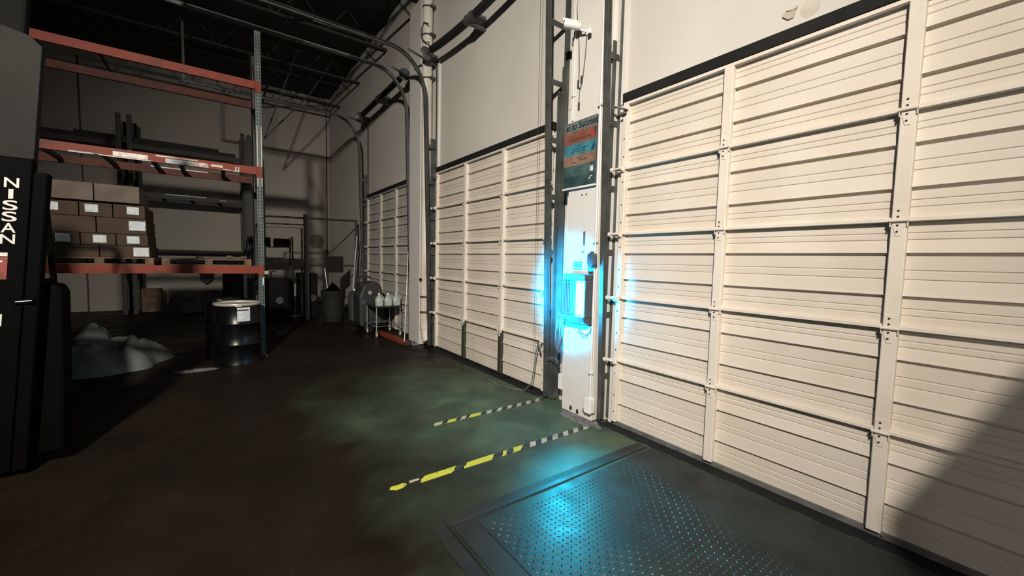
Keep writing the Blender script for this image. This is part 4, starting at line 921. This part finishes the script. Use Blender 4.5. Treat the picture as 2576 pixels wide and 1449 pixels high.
# ------------------------------------------------------------------ forklift
t = thing('forklift', 'black forklift with white lettered mast and grey raised stage', 'forklift', (-4.29, 4.2, 0))
TL = 0.087
def lean(mb):
    mb.v = [(v[0]+TL*v[2]*(1.0), v[1], v[2]) for v in mb.v]; return mb
lean(MB().box(-0.19, -0.0, 0.0, 0.10, 0.05, 2.20)).build('mast_rail', M['forkblack'], t, bevel=0.006)
lean(MB().box(-1.0, -0.82, 0.0, 0.10, 0.05, 2.20)).build('mast_rail', M['forkblack'], t, bevel=0.006)
lean(MB().box(0.005, 0.075, 0.0, 0.10, 0.05, 2.12)).build('side_channel', M['forkblack'], t, bevel=0.01)
lean(MB().prism([(-0.19, 2.205), (-0.0, 2.205), (-0.0, 2.97), (-0.06, 3.03), (-0.19, 3.06)], 1, 0.02, 0.10)).build('raised_stage', M['forkgrey'], t, bevel=0.004)
lean(MB().box(-1.0, -0.82, 0.02, 0.10, 2.205, 3.02)).build('raised_stage', M['forkgrey'], t, bevel=0.004)
M['forkgrey2'] = mat('dull_grey_cylinder', (0.006, 0.006, 0.0055), 0.8, spec=0.1)
lean(MB().box(-0.22, -0.09, 0.05, 0.14, 3.03, 3.7)).build('lift_cylinder', M['forkgrey2'], t, bevel=0.02)
for z in (0.4, 1.1, 2.0): lean(MB().box(-0.82, -0.19, 0.03, 0.09, z, z+0.10)).build('cross_member', M['forkblack'], t)
lean(MB().box(-0.82, -0.19, 0.03, 0.09, 2.22, 2.30)).build('cross_member', M['forkgrey'], t)
MB().prism([(-1.25, 0.10), (0.245, 0.10), (0.27, 0.9), (0.275, 1.28), (0.25, 1.34), (0.12, 1.355), (0.06, 1.31), (-1.25, 1.31)], 1, 0.11, 0.32).build('battery_box', M['forkblack'], t, bevel=0.02)
MB().prism([(-1.25, 0.10), (-0.10, 0.10), (-0.10, 1.31), (-1.25, 1.31)], 1, 0.33, 1.75).build('truck_body', M['forkblack'], t, bevel=0.02)
for x in (-1.15, -0.20):
    MB().lathe([(0, -0.09), (0.16, -0.09), (0.19, -0.07), (0.19, 0.07), (0.16, 0.09), (0, 0.09)], (x, 0.45, 0.19), 24, axis=0).build('wheel', M['black_rubber'], t, smooth=True)
    MB().lathe([(0, -0.09), (0.16, -0.09), (0.19, -0.07), (0.19, 0.07), (0.16, 0.09), (0, 0.09)], (x, 1.55, 0.19), 24, axis=0).build('wheel', M['black_rubber'], t, smooth=True)
for x in (-0.95, -0.25): MB().box(x-0.06, x+0.06, -0.9, 0.05, 0.03, 0.07).build('fork', M['forkblack'], t)
for x in (-1.2, -0.12):
    MB().bar((x, 1.70, 1.3), (x, 1.55, 2.25), 0.04, 0.04).build('guard_post', M['forkblack'], t)
mb = MB()
for a, b in (((-1.2, 0.7), (-1.2, 1.6)), ((-0.12, 0.7), (-0.12, 1.6)), ((-1.2, 0.7), (-0.12, 0.7)), ((-1.2, 1.6), (-0.12, 1.6)), ((-0.85, 0.7), (-0.85, 1.6)), ((-0.5, 0.7), (-0.5, 1.6))):
    mb.bar((a[0], a[1], 2.27), (b[0], b[1], 2.27), 0.035, 0.035)
mb.build('overhead_guard', M['forkblack'], t)
for i, chh_ in enumerate('NISSAN'):
    z = 2.03-0.0755*i
    text_part(chh_, 'letter', 0.092, M['letter'], t, (-0.085+TL*z, -0.002, z), (1, 0, 0), (TL*0.8, 0, 1), 0.003, fit_w=(0.066 if chh_ != 'I' else 0.022))
M['red_sticker'] = mat('red_sticker', (0.24, 0.045, 0.03), 0.45, color2=(0.14, 0.03, 0.02), scale=20)
lean(MB().box(-0.19, -0.078, -0.003, 0.0, 1.385, 1.535)).build('warning_sticker', M['red_sticker'], t)
lean(MB().box(-0.19, -0.080, -0.003, 0.0, 1.54, 1.565)).build('warning_sticker', M['letter'], t)
lean(MB().box(-0.19, -0.10, -0.004, -0.003, 1.50, 1.512)).build('sticker_print', M['letter'], t)
MB().tube([(0.08, -0.012, 1.232), (0.155, -0.012, 1.238)], 0.009, 8).build('chrome_handle', M['chrome'], t, smooth=True)
MB().bar((0.07, 0.0, 1.235), (0.165, 0.0, 1.235), 0.04, 0.03).build('handle_block', M['forkblack'], t)
lean(MB().box(-0.105, -0.085, -0.003, 0.0, 1.07, 1.15)).build('warning_sticker', M['letter'], t)

# ------------------------------------------------------------------ unseen board added to shade the nearest door's lower right
t = thing('shadow_board', 'unseen plywood board on a stand, added to shade the nearest door', 'board', (-1.2, -0.2, 0))
MB().prism([(-0.40, 0.5), (0.05, 0.5), (0.20, 1.30), (-0.149, 2.08), (-0.40, 2.08)], 0, -0.012, 0.012).build('sheet', M['ply'], t)
for y in (-0.36, -0.22): MB().box(-0.15, 0.15, y-0.03, y+0.03, 0, 0.04).build('foot', M['ply'], t); MB().box(-0.04, -0.013, y-0.03, y+0.03, 0.04, 1.2).build('post', M['ply'], t)
# lamp housing that carries the high bay light
t = thing('high_bay_lamp', 'warehouse high bay lamp behind the photographer', 'lamp', KEY)
MB().lathe([(0.05, 0.32), (0.08, 0.30), (0.10, 0.2), (0.26, 0.06), (0.27, 0.05), (0.25, 0.055), (0.09, 0.19), (0.0, 0.2)], (0, 0, 0), 28).build('reflector', M['track'], t, smooth=True)
MB().tube([(0, 0, 0.3), (0, 0, ZC-KEY[2]-0.01)], 0.01, 6).build('hanger', M['track'], t)
